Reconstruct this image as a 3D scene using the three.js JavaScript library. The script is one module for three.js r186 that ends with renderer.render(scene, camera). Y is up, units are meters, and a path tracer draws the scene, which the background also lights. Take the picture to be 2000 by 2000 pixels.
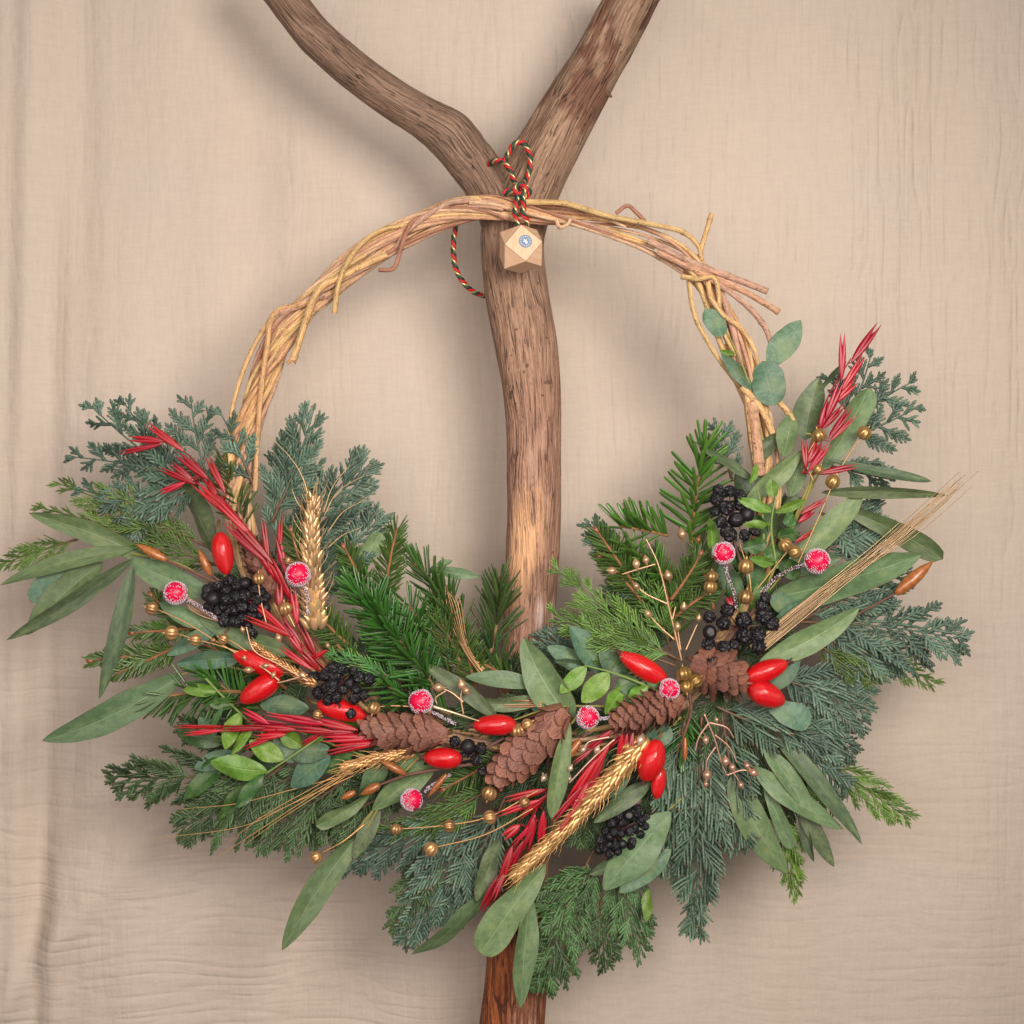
import * as THREE from 'three';
import { RectAreaLightUniformsLib } from 'three/addons/lights/RectAreaLightUniformsLib.js';
import { mergeVertices } from 'three/addons/utils/BufferGeometryUtils.js';

// ---------- camera, lamps, exposure ----------
// The wreath hangs in the plane z = 0; one layout unit is a third of a millimetre.
const S = 0.00033, D = 2576;
const scene = new THREE.Scene();
scene.background = new THREE.Color(0.01, 0.009, 0.008);
const camera = new THREE.PerspectiveCamera(2 * Math.atan(1000 / D) * 180 / Math.PI, 1, 0.02, 20);
camera.position.set(0, 0, D * S);
camera.lookAt(0, 0, 0);
const renderer = new THREE.WebGLRenderer({ antialias: true });
renderer.setSize(1024, 1024);
renderer.toneMapping = THREE.LinearToneMapping;
renderer.toneMappingExposure = 1.0;
renderer.shadowMap.enabled = true;
RectAreaLightUniformsLib.init();
// a soft lamp up to one side of the photographer throws the shadows on the cloth
const key = new THREE.SpotLight(new THREE.Color(1, 0.89, 0.79), 3.3, 0, 0.8, 1, 2);
key.position.set(0.37, 0.24, 0.98);
key.target.position.set(-0.1, -0.03, -0.05);
key.castShadow = true;
key.shadow.radius = 11; key.shadow.mapSize.set(2048, 2048); key.shadow.camera.near = 0.3; key.shadow.camera.far = 4; key.shadow.bias = -0.0005;
scene.add(key, key.target);
// the room's broad soft light from the other side and from above
function area(color, power, w, h, p, q) {
  const l = new THREE.RectAreaLight(color, power, w, h);
  l.position.set(...p); l.lookAt(...q); scene.add(l); return l;
}
area(new THREE.Color(1, 0.87, 0.81), 7.2, 0.45, 0.45, [-0.06, 0.06, 0.95], [-0.04, 0, -0.05]);
area(new THREE.Color(1, 0.85, 0.78), 2.0, 1.0, 0.9, [-0.95, 0.15, 1.4], [0, 0, -0.05]);
area(new THREE.Color(1, 0.92, 0.84), 1.0, 1.2, 0.5, [0.1, 1.35, 0.95], [0, 0, -0.05]);

// ---------- helpers ----------
let seed = 12345;
function reseed(n) { seed = n >>> 0; }
function rnd() { seed = (seed + 0x6D2B79F5) >>> 0; let t = seed; t = Math.imul(t ^ (t >>> 15), t | 1); t ^= t + Math.imul(t ^ (t >>> 7), t | 61); return ((t ^ (t >>> 14)) >>> 0) / 4294967296; }
const rr = (a, b) => a + (b - a) * rnd();
const lerp = (a, b, t) => a + (b - a) * t;
const clamp = (x, a = 0, b = 1) => Math.min(b, Math.max(a, x));
const smooth = (a, b, x) => { const t = clamp((x - a) / (b - a)); return t * t * (3 - 2 * t); };
const add = (a, b, k = 1) => [a[0] + b[0] * k, a[1] + b[1] * k, a[2] + b[2] * k];
const sub = (a, b) => [a[0] - b[0], a[1] - b[1], a[2] - b[2]];
const mul = (a, k) => [a[0] * k, a[1] * k, a[2] * k];
const dot = (a, b) => a[0] * b[0] + a[1] * b[1] + a[2] * b[2];
const cross = (a, b) => [a[1] * b[2] - a[2] * b[1], a[2] * b[0] - a[0] * b[2], a[0] * b[1] - a[1] * b[0]];
const len = (a) => Math.hypot(a[0], a[1], a[2]);
const norm = (a) => { const l = len(a) || 1; return [a[0] / l, a[1] / l, a[2] / l]; };
const rot = (v, k, a) => { const c = Math.cos(a), s = Math.sin(a), x = cross(k, v), d = dot(k, v) * (1 - c); return [v[0] * c + x[0] * s + k[0] * d, v[1] * c + x[1] * s + k[1] * d, v[2] * c + x[2] * s + k[2] * d]; };
function hash(x, y, z = 0) { let h = Math.imul(x | 0, 374761393) ^ Math.imul(y | 0, 668265263) ^ Math.imul(z | 0, 2147483647 ^ 0x5bd1e995); h = Math.imul(h ^ (h >>> 13), 1274126177); return ((h ^ (h >>> 16)) >>> 0) / 4294967296; }
function noise2(x, y, px = 0, s = 0) {          // value noise, periodic in x when px > 0
  const xi = Math.floor(x), yi = Math.floor(y), fx = x - xi, fy = y - yi, u = fx * fx * (3 - 2 * fx), v = fy * fy * (3 - 2 * fy);
  const w = (i) => px ? ((i % px) + px) % px : i;
  const a = hash(w(xi), yi, s), b = hash(w(xi + 1), yi, s), c = hash(w(xi), yi + 1, s), d = hash(w(xi + 1), yi + 1, s);
  return lerp(lerp(a, b, u), lerp(c, d, u), v);
}
function noise3(x, y, z) {
  const zi = Math.floor(z), f = z - zi, w = f * f * (3 - 2 * f);
  return lerp(noise2(x, y, 0, zi), noise2(x, y, 0, zi + 1), w);
}
const bez = (a, m, b, t) => [0, 1, 2].map((i) => (1 - t) * (1 - t) * a[i] + 2 * t * (1 - t) * m[i] + t * t * b[i]);
function curve(pts, n) { const c = new THREE.CatmullRomCurve3(pts.map((p) => new THREE.Vector3(p[0], p[1], p[2] ?? 0)), false, 'centripetal'); const o = []; for (let i = 0; i <= n; i++) { const q = c.getPoint(i / n); o.push([q.x, q.y, q.z]); } return o; }

const taken = {};
function numbered(n) { taken[n] = (taken[n] ?? -1) + 1; return taken[n] ? n + '_' + String(taken[n]).padStart(3, '0') : n; }
let cur = null;
function thing(name, label, category, b, group) {   // a Group at the thing's base; parts are laid out round it
  const g = new THREE.Group(), k = 1 - b[2] / D;
  g.name = numbered(name);
  g.position.set((b[0] - 1000) * S * k, (1000 - b[1]) * S * k, b[2] * S);
  g.userData = { label, category };
  if (group) g.userData.group = group;
  scene.add(g);
  cur = { g, b, k, names: {} };
  return g;
}
const local = (p) => [(p[0] - cur.b[0]) * S * cur.k, (cur.b[1] - p[1]) * S * cur.k, (p[2] - cur.b[2]) * S * cur.k];
function partName(n) { const c = cur.names; c[n] = (c[n] ?? -1) + 1; return c[n] ? n + '_' + String(c[n]).padStart(3, '0') : n; }
function addMesh(name, geo, mat, parent = cur.g, stuff) {
  const m = new THREE.Mesh(geo, mat); m.name = partName(name); m.castShadow = m.receiveShadow = true;
  if (stuff) m.userData.kind = 'stuff';
  parent.add(m); return m;
}
function basis(x, y) {                                  // layout directions (y down) to right-handed axes (y up)
  const Y = new THREE.Vector3(y[0], -y[1], y[2]).normalize(), X = new THREE.Vector3(x[0], -x[1], x[2]);
  X.addScaledVector(Y, -X.dot(Y)).normalize();
  return [X, Y, new THREE.Vector3().crossVectors(X, Y)];
}
function placed(p, x, y, s) {                           // matrix that puts a template at p, its y axis along y
  const [X, Y, Z] = basis(x, y), k = S * cur.k, m = new THREE.Matrix4().makeBasis(X.multiplyScalar(s[0] * k), Y.multiplyScalar(s[1] * k), Z.multiplyScalar(s[2] * k));
  return m.setPosition(...local(p));
}
function put(name, geo, mat, p, x, y, s, parent = cur.g) {
  const m = addMesh(name, geo, mat, parent);
  placed(p, x, y, s).decompose(m.position, m.quaternion, m.scale);
  return m;
}
class Geo {
  constructor() { this.p = []; this.u = []; this.c = []; this.i = []; }
  v(p, u = 0, w = 0, c = [1, 1, 1]) { this.p.push(...local(p)); this.u.push(u, w); this.c.push(...c); return this.p.length / 3 - 1; }
  // a tube along pts; rad(t, angle) is its radius; col(t, angle) its colour
  tube(pts, rad, sides = 6, col = [1, 1, 1], { flat = 1, side = null, uv = 0, caps = true, vscale = 1 } = {}) {
    const R = typeof rad === 'function' ? rad : () => rad, C = typeof col === 'function' ? col : () => col;
    const n = pts.length, cols = uv ? sides + 1 : sides; let A = null; const first = this.p.length / 3;
    let run = 0;
    for (let i = 0; i < n; i++) {
      const T = norm(sub(pts[Math.min(n - 1, i + 1)], pts[Math.max(0, i - 1)]));
      if (i) run += len(sub(pts[i], pts[i - 1]));
      if (!A) { A = side ?? (Math.abs(T[2]) < 0.9 ? [0, 0, 1] : [1, 0, 0]); }
      A = norm(sub(A, mul(T, dot(A, T)))); const B = cross(T, A), t = i / (n - 1);
      for (let j = 0; j < cols; j++) {
        const a = j / sides * Math.PI * 2, r = R(t, a, pts[i]);
        this.v(add(add(pts[i], A, Math.cos(a) * r * flat), B, Math.sin(a) * r), j / sides, run * vscale, C(t, a, pts[i]));
      }
    }
    for (let i = 0; i < n - 1; i++) for (let j = 0; j < sides; j++) {
      const a = first + i * cols + j, b = first + i * cols + (j + 1) % cols, c = a + cols, d = b + cols;
      this.i.push(a, c, b, b, c, d);
    }
    if (caps) for (const e of [0, n - 1]) {
      const m = this.v(pts[e], 0.5, run * vscale * (e ? 1 : 0), C(e ? 1 : 0, 0, pts[e])), s = first + e * cols;
      for (let j = 0; j < sides; j++) e ? this.i.push(m, s + (j + 1) % cols, s + j) : this.i.push(m, s + j, s + (j + 1) % cols);
    }
    return this;
  }
  sheet(f, nu, nv, col = [1, 1, 1]) {
    const s = this.p.length / 3;
    for (let j = 0; j <= nv; j++) for (let i = 0; i <= nu; i++) this.v(f(i / nu, j / nv), i / nu, j / nv, typeof col === 'function' ? col(i / nu, j / nv) : col);
    for (let j = 0; j < nv; j++) for (let i = 0; i < nu; i++) { const a = s + j * (nu + 1) + i, c = a + nu + 1; this.i.push(a, a + 1, c, a + 1, c + 1, c); }
    return this;
  }
  copy(t, m, c = [1, 1, 1]) {                           // a template geometry, moved by matrix m
    const P = t.attributes.position, s = this.p.length / 3, v = new THREE.Vector3(), tc = t.attributes.color;
    for (let i = 0; i < P.count; i++) {
      v.fromBufferAttribute(P, i).applyMatrix4(m); this.p.push(v.x, v.y, v.z); this.u.push(0, 0);
      tc ? this.c.push(tc.getX(i) * c[0], tc.getY(i) * c[1], tc.getZ(i) * c[2]) : this.c.push(...c);
    }
    for (let i = 0; i < t.index.count; i++) this.i.push(s + t.index.getX(i));
    return this;
  }
  build() {
    const g = new THREE.BufferGeometry();
    g.setAttribute('position', new THREE.Float32BufferAttribute(this.p, 3)); g.setAttribute('uv', new THREE.Float32BufferAttribute(this.u, 2)); g.setAttribute('color', new THREE.Float32BufferAttribute(this.c, 3));
    g.setIndex(this.i); g.computeVertexNormals(); return g;
  }
  mesh(name, mat, parent = cur.g, stuff) { return addMesh(name, this.build(), mat, parent, stuff); }
}
// templates are built in unit size round their own origin
function template(f) { const keep = cur; cur = { b: [0, 0, 0], k: 1 / S, names: {} }; const g = new Geo(); f(g); const o = g.build(); cur = keep; return o; }

// ---------- textures and materials ----------
function dataTex(w, h, f, srgb) {
  const d = new Uint8Array(w * h * 4);
  for (let y = 0, o = 0; y < h; y++) for (let x = 0; x < w; x++, o += 4) { const c = f(x / w, y / h); d[o] = clamp(c[0]) * 255; d[o + 1] = clamp(c[1]) * 255; d[o + 2] = clamp(c[2]) * 255; d[o + 3] = 255; }
  const t = new THREE.DataTexture(d, w, h); t.wrapS = t.wrapT = THREE.RepeatWrapping; t.magFilter = THREE.LinearFilter; t.minFilter = THREE.LinearMipmapLinearFilter; t.generateMipmaps = true;
  if (srgb) t.colorSpace = THREE.SRGBColorSpace;
  t.needsUpdate = true; return t;
}
const mix3 = (a, b, t) => [lerp(a[0], b[0], t), lerp(a[1], b[1], t), lerp(a[2], b[2], t)];
const std = (o) => new THREE.MeshStandardMaterial({ side: THREE.DoubleSide, vertexColors: true, ...o });
const phys = (o) => new THREE.MeshPhysicalMaterial({ side: THREE.DoubleSide, vertexColors: true, ...o });

// leaf blade: u across, v from base to tip; veins, mottling and a thin rim
function leafTex(base, alt, vein, rim, s, veins) {
  return dataTex(128, 384, (u, v) => {
    const e = Math.abs(u - 0.5) * 2, m = noise2(u * 7, v * 22, 0, s) * 0.6 + noise2(u * 30, v * 90, 0, s + 1) * 0.4;
    let c = mix3(base, alt, smooth(0.25, 0.8, m));
    const sv = Math.abs(((v * veins - e * 1.6 + 40) % 1) - 0.5);
    c = mix3(c, vein, 0.1 * smooth(0.09, 0.02, sv) * smooth(1, 0.5, e));
    c = mix3(c, vein, 0.6 * smooth(0.06, 0.015, e) * (1 - v * 0.5));
    c = mix3(c, rim, 0.6 * smooth(0.93, 1, e));
    const d = noise2(u * 44, v * 120, 0, s + 5); if (d > 0.9) c = mix3(c, [0.36, 0.29, 0.19], 0.45); const pl = noise2(u * 3, v * 7, 0, s + 6); c = mix3(c, [0.55, 0.6, 0.36], 0.3 * smooth(0.55, 0.9, pl));
    return mix3(c, [0.42, 0.3, 0.2], smooth(0.975, 1, v) * 0.8);
  }, true);
}
const leafBump = dataTex(128, 384, (u, v) => { const e = Math.abs(u - 0.5) * 2, sv = Math.abs(((v * 11 - e * 1.6 + 40) % 1) - 0.5); const h = 0.5 + 0.4 * smooth(0.08, 0.0, e) + 0.1 * smooth(0.1, 0, sv) + 0.14 * (noise2(u * 40, v * 120) - 0.5); return [h, h, h]; });
const leafMat = (t, r = 0.52) => phys({ map: t, bumpMap: leafBump, bumpScale: 0.00035, roughness: r, sheen: 0.15, sheenRoughness: 0.6, sheenColor: new THREE.Color(0.7, 0.8, 0.7) });
const M = {
  euc: leafMat(leafTex([0.36, 0.46, 0.31], [0.43, 0.53, 0.37], [0.6, 0.66, 0.48], [0.42, 0.36, 0.27], 3, 11)),
  eucDark: leafMat(leafTex([0.27, 0.34, 0.24], [0.34, 0.41, 0.29], [0.46, 0.5, 0.36], [0.36, 0.28, 0.22], 23, 11)),
  eucBlue: leafMat(leafTex([0.32, 0.45, 0.36], [0.4, 0.53, 0.42], [0.52, 0.62, 0.49], [0.38, 0.36, 0.3], 43, 9)),
  lime: leafMat(leafTex([0.36, 0.52, 0.17], [0.44, 0.6, 0.24], [0.55, 0.66, 0.32], [0.33, 0.46, 0.16], 63, 8), 0.42),
  leafGreen: leafMat(leafTex([0.2, 0.34, 0.17], [0.27, 0.42, 0.22], [0.38, 0.5, 0.3], [0.2, 0.3, 0.15], 83, 8), 0.42),
  scaleLeaf: std({ roughness: 0.48 }),
  needle: phys({ roughness: 0.3, clearcoat: 0.25, clearcoatRoughness: 0.3 }),
  twig: std({ roughness: 0.75 }),
  gold: phys({ color: new THREE.Color(1, 1, 1), roughness: 0.34, metalness: 0.5 }),
  oat: std({ roughness: 0.36 }),
  hip: phys({ bumpMap: dataTex(128, 128, (u, v) => { const h = noise2(u * 9, v * 20, 9, 71) * 0.6 + noise2(u * 30, v * 30, 30, 72) * 0.4; return [h, h, h]; }), bumpScale: 0.00014, roughness: 0.32, clearcoat: 0.6, clearcoatRoughness: 0.16 }),
  bud: phys({ roughness: 0.35, clearcoat: 0.4, clearcoatRoughness: 0.25 }),
  berry: phys({ color: new THREE.Color(0.012, 0.011, 0.015), roughness: 0.5, clearcoat: 0.05, clearcoatRoughness: 0.3, vertexColors: false }),
  pick: phys({ color: new THREE.Color(0.78, 0.006, 0.075), roughness: 0.35, vertexColors: false }),
  frost: phys({ color: new THREE.Color(0.84, 0.76, 0.86), roughness: 0.16, transmission: 0.3, thickness: 0.0006, ior: 1.45, vertexColors: false }),
};
const coneTex = dataTex(128, 128, (u, v) => { const n = noise2(u * 26, v * 5, 0, 7) * 0.6 + noise2(u * 60, v * 14, 0, 8) * 0.4; return mix3([0.42, 0.28, 0.24], [0.72, 0.52, 0.46], n); }, true);
const witheTex = dataTex(64, 256, (u, v) => { const n = noise2(u * 14, v * 9, 14, 61) * 0.5 + noise2(u * 30, v * 40, 30, 62) * 0.5, l = noise2(u * 12, v * 70, 12, 63); let k = 0.72 + 0.42 * n; if (l > 0.86) k *= 1.15; if (l < 0.1) k *= 0.7; return [k, k * 0.99, k * 0.97]; }, true);
M.withe = std({ map: witheTex, bumpMap: witheTex, bumpScale: 0.0004, roughness: 0.68 });
M.cone = std({ map: coneTex, bumpMap: coneTex, bumpScale: 0.0003, roughness: 0.66 });
const coneTones = [[1, 1, 1], [0.82, 0.8, 0.8], [1.06, 0.98, 0.9], [0.9, 0.86, 0.9]].map((c) => { const m = M.cone.clone(); m.color.setRGB(...c); return m; });

// driftwood: u round the stem, v along it (metres / 0.75)
const bark = (u, v) => {
  const w = noise2(u * 8, v * 22, 8, 11) * 0.05 + noise2(u * 4, v * 9, 4, 12) * 0.11, uu = u + w;
  const f1 = noise2(uu * 92, v * 34, 92, 13), f2 = noise2(uu * 120, v * 60, 120, 14), f3 = noise2(uu * 230, v * 330, 230, 15);
  const crack = smooth(0.13, 0.02, Math.abs(f1 - 0.5)) * smooth(0.25, 0.75, noise2(uu * 44, v * 70, 44, 16) * 0.6 + 0.4 * f3);
  return { f1, f2, f3, crack };
};
function woodTex(tone) {
  return dataTex(1024, 2048, (u, v) => {
    const { f2, f3, crack } = bark(u, v), { a, b, patch } = tone(u, v);
    let c = mix3(a, b, clamp(f2 * 0.75 + f3 * 0.5 - 0.1));
    c = mix3(c, mul(a, 0.55), crack * 0.7);
    const p = noise2(u * 70, v * 200, 70, 19); if (p > 0.92) c = mul(c, 0.68);
    return patch ? mix3(c, patch[0], patch[1] * (0.6 + 0.4 * f2)) : c;
  }, true);
}
const woodBump = dataTex(1024, 2048, (u, v) => { const { f2, f3, crack } = bark(u, v), h = 0.6 + 0.22 * (f2 - 0.5) + 0.16 * (f3 - 0.5) - 0.4 * crack; return [h, h, h]; });

// ---------- the cloth backdrop ----------
const CZ = -330;
function clothFold(x, y) {
  let z = 9 * Math.sin(x * 0.0082 + 0.8 * Math.sin(y * 0.0021)) + 4 * Math.sin(x * 0.019 + 1.3 + y * 0.0012);
  z += 26 * (noise2(x * 0.0045 + 9, y * 0.0016 + 3) - 0.5) + 12 * (noise2(x * 0.012, y * 0.003 + 7) - 0.5);
  const l = smooth(260, -120, x);                       // gathers hanging down one edge
  z += l * (26 * Math.sin(x * 0.034 + y * 0.0011) + 12 * Math.sin(x * 0.08 + 2 + y * 0.002));
  const d = (x - 130) + (y - 1750) * 0.22, q = smooth(900, 1800, y);  // a slanting pleat low down
  z += q * (13 * Math.exp(-d * d / 2200) - 11 * Math.exp(-(d + 80) * (d + 80) / 3600));
  const e = (x + 30) + (y - 2000) * 0.85; z += smooth(1500, 1900, y) * 22 * Math.exp(-e * e / 2200);
  const t = (x - 95); z += smooth(700, 0, y) * (14 * Math.exp(-t * t / 700) - 12 * Math.exp(-(t - 60) * (t - 60) / 900));
  z -= smooth(500, 0, Math.hypot(x - 880, y - 1010)) * 0 ;
  return z;
}
{
  const n = 1024, crinkle = (x, y) => {                  // x, y in layout units
    const wv = smooth(500, 1500, x) * smooth(1600, 700, y) * 0.55 + 0.26, wh = smooth(1100, 600, x) * smooth(1000, 1500, y) * 0.6 + 0.12 + 0.25 * smooth(1300, 1800, x) * smooth(1000, 1500, y);
    const sx = x + 18 * noise2(x * 0.009, y * 0.006, 0, 31), sy = y + 26 * noise2(x * 0.005, y * 0.01, 0, 32);
    const rv = 1 - Math.abs(noise2(sx * 0.055, y * 0.0052, 0, 33) * 2 - 1), rv2 = 1 - Math.abs(noise2(sx * 0.11 + 5, y * 0.016, 0, 34) * 2 - 1);
    const rh = 1 - Math.abs(noise2(x * 0.005, sy * 0.045, 0, 35) * 2 - 1), rh2 = 1 - Math.abs(noise2(x * 0.012, sy * 0.09, 0, 36) * 2 - 1);
    const f = noise2(x * 0.2, y * 0.035, 0, 37) * 0.5 + noise2(x * 0.03, y * 0.2, 0, 38) * 0.5;
    return wv * (rv * rv * rv * 0.75 + rv2 * rv2 * 0.3) + wh * (rh * rh * rh * 0.65 + rh2 * rh2 * 0.3) + 0.14 * noise2(x * 0.35, y * 0.35, 0, 39) + 0.22 * noise2(x * 0.075, y * 0.03, 0, 45) + 0.2 * noise2(x * 0.03, y * 0.08, 0, 46) + 0.12 * f;
  };
  const bump = dataTex(2048, 2048, (u, v) => { const h = 1 - 0.5 * crinkle(u * 4600 - 1300, v * 4600 - 1300); return [h, h, h]; });
  const weave = dataTex(1024, 1024, (u, v) => {
    const a = noise2(u * 512, v * 60, 512, 41), b = noise2(u * 60, v * 512, 60, 42), s = noise2(u * 9, v * 5, 9, 43), sl = noise2(u * 40, v * 700, 40, 44);
    const k = 0.98 + 0.02 * (a - 0.5) + 0.02 * (b - 0.5) + (sl > 0.9 ? -0.008 : 0), w = 0.02 * (s - 0.5);
    return [0.835 * k + w * 0.4, 0.785 * k, 0.732 * k - w * 0.5];
  }, true);
  weave.repeat.set(3, 3);
  const mat = new THREE.MeshStandardMaterial({ map: weave, bumpMap: bump, bumpScale: 0.0026, roughness: 0.93, side: THREE.DoubleSide });
  const g = thing('backdrop', 'crinkled cream muslin cloth hung flat behind the driftwood and the wreath', 'backdrop cloth', [1000, 1000, CZ]);
  g.userData.kind = 'structure';
  const G = new Geo(); cur.k = 1;
  const N = 560, s = G.p.length;
  G.sheet((u, v) => { const x = u * 4600 - 1300, y = v * 4600 - 1300; return [x, y, CZ + clothFold(1000 + (x - 1000) * 0.89, 1000 + (y - 1000) * 0.89)]; }, N, N);
  G.i.reverse();
  G.mesh('cloth', mat);
}

// ---------- the forked driftwood branch ----------
{
  thing('driftwood_branch', 'weathered forked driftwood branch standing upright behind the wreath', 'driftwood', [1000, 2060, -80]);
  const v2y = (v) => v * 2270 - 60;                       // along the main stem
  const greyA = [0.46, 0.36, 0.29], greyB = [0.7, 0.58, 0.48];
  const main = woodTex((u, v) => {
    const y = v2y(v), n = noise2(u * 10, v * 24, 10, 21), n2 = noise2(u * 26, v * 90, 26, 22), o = smooth(1250, 1800, y);
    let a = mix3(greyA, [0.5, 0.37, 0.3], smooth(450, 900, y)), b = mix3(greyB, [0.75, 0.59, 0.5], smooth(450, 900, y));
    const red = smooth(430, 200, y) * smooth(0.48, 0.66, n * 0.6 + n2 * 0.4); a = mix3(a, [0.36, 0.23, 0.17], red * 0.8); b = mix3(b, [0.52, 0.36, 0.28], red * 0.8);
    a = mix3(a, [0.36, 0.18, 0.1], o); b = mix3(b, [0.73, 0.42, 0.22], o * smooth(0.2, 0.7, n));
    let patch = null;
    const f = (u - 0.5) * 360, m = noise2(u * 30, v * 30, 30, 24) + 0.5 * (n2 - 0.5);
    const p1 = smooth(170, 30, Math.hypot((f + 16 + (y - 1050) * 0.14) * 2.8, y - 1075)) * smooth(0.3, 0.5, m + 0.2);
    const p2 = smooth(40, 8, Math.hypot((f - 22) * 3, (y - 1205) * 0.7)) * smooth(0.3, 0.5, m + 0.2), p3 = smooth(40, 8, Math.hypot((f - 62) * 3, (y - 1215) * 0.6)), p4 = smooth(70, 12, Math.hypot((f + 4) * 4, y - 920)) * smooth(0.4, 0.6, m + 0.1);
    if (p1 > 0.02) patch = [[0.94, 0.74, 0.55], p1];
    if (p2 + p3 > 0.05) patch = [[0.85, 0.77, 0.75], Math.min(0.9, p2 + p3)];
    if (p4 > 0.05) patch = [[0.84, 0.7, 0.62], p4 * 0.7];
    return { a, b, patch };
  });
  const limb = woodTex((u, v) => ({ a: [0.42, 0.33, 0.27], b: [0.64, 0.53, 0.45], patch: null }));
  const wood = (map) => new THREE.MeshStandardMaterial({ map, bumpMap: woodBump, bumpScale: 0.0017, roughness: 0.74, side: THREE.DoubleSide });
  const Z = -80;
  const stem = (rows, n, sides, ph) => {
    const path = curve(rows.map((r) => [r[0], r[1], Z + (r[3] ?? 0)]), n), radii = curve(rows.map((r) => [r[2], 0, 0]), n).map((p) => p[0]);
    return [path, (t, a, p) => radii[Math.round(t * n)] * (1 + 0.07 * (noise3(Math.cos(a) * 1.3 + 5 + ph, Math.sin(a) * 1.3 + 5, t * 9) - 0.5) * 2 + 0.025 * (noise3(Math.cos(a) * 4 + 9, Math.sin(a) * 4 + 9 + ph, t * 34) - 0.5) * 2)];
  };
  const rowsM = [[1262, -60, 50], [1232, 0, 52], [1203, 55, 53], [1173, 110, 53], [1128, 190, 55], [1086, 265, 58], [1044, 340, 61], [1013, 410, 60], [1000, 480, 59], [1006, 560, 60], [1021, 650, 60], [1036, 760, 56], [1041, 900, 54], [1041, 1000, 53], [1038, 1100, 53], [1033, 1200, 52], [1026, 1350, 53], [1018, 1600, 55], [1014, 1800, 58], [1011, 1890, 59], [1001, 2000, 62], [992, 2120, 64], [985, 2230, 64]];
  const G = new Geo(); { const [p, r] = stem(rowsM, 300, 64, 0); G.tube(p, r, 64, [1, 1, 1], { uv: 1, side: [0, 0, -1], vscale: 1 / 2380 }); } G.mesh('trunk', wood(main));
  const rowsL = [[500, -75, 36], [552, -8, 36], [612, 68, 37], [690, 137, 38], [775, 198, 39], [842, 240, 42], [884, 270, 47], [917, 312, 46], [946, 352, 46, 6], [968, 395, 46, 8], [985, 450, 40, 6]];
  const H = new Geo(); { const [p, r] = stem(rowsL, 140, 48, 3); H.tube(p, r, 48, [1, 1, 1], { uv: 1, side: [0, 0, -1], vscale: 1 / 2380 }); } H.mesh('limb', wood(limb));
  const C = new Geo(); C.tube(curve([[1262, 14, -60], [1282, 4, -56], [1294, -2, -55], [1298, 6, -54]], 8), (t) => 9 - 5 * t, 7, [0.14, 0.08, 0.055]); C.tube(curve([[1186, 190, -66], [1190, 192, -62], [1193, 196, -60]], 4), (t) => 5 - 3 * t, 6, [0.14, 0.08, 0.055]); C.mesh('snag', M.twig);
}

// ---------- the hoop of twisted willow withes ----------
const ring = curve([[468, 985, 20], [482, 880, 22], [505, 790, 24], [532, 710, 25], [566, 640, 26], [640, 567, 26], [740, 492, 26], [850, 432, 24], [950, 409, 22], [1020, 410, 20], [1150, 433, 22], [1280, 482, 26], [1362, 545, 28], [1412, 640, 28], [1452, 740, 26], [1480, 840, 24], [1495, 950, 18], [1478, 1100, 14], [1415, 1260, 12], [1280, 1390, 10], [1130, 1445, 8], [1000, 1455, 8], [840, 1435, 8], [690, 1355, 8], [570, 1230, 10], [495, 1100, 16], [468, 985, 20]], 400);
function ringAt(s, rad, ang) {
  s = ((s % 1) + 1) % 1; const f = s * 400, i = Math.floor(f), j = (i + 1) % 401, p = mix3(ring[i], ring[j], f - i);
  const T = norm(sub(ring[Math.min(400, i + 2)], ring[Math.max(0, i - 2)])), N = [T[1], -T[0], 0];
  return add(add(p, norm(N), rad * Math.cos(ang)), [0, 0, 1], rad * 0.75 * Math.sin(ang));
}
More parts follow.
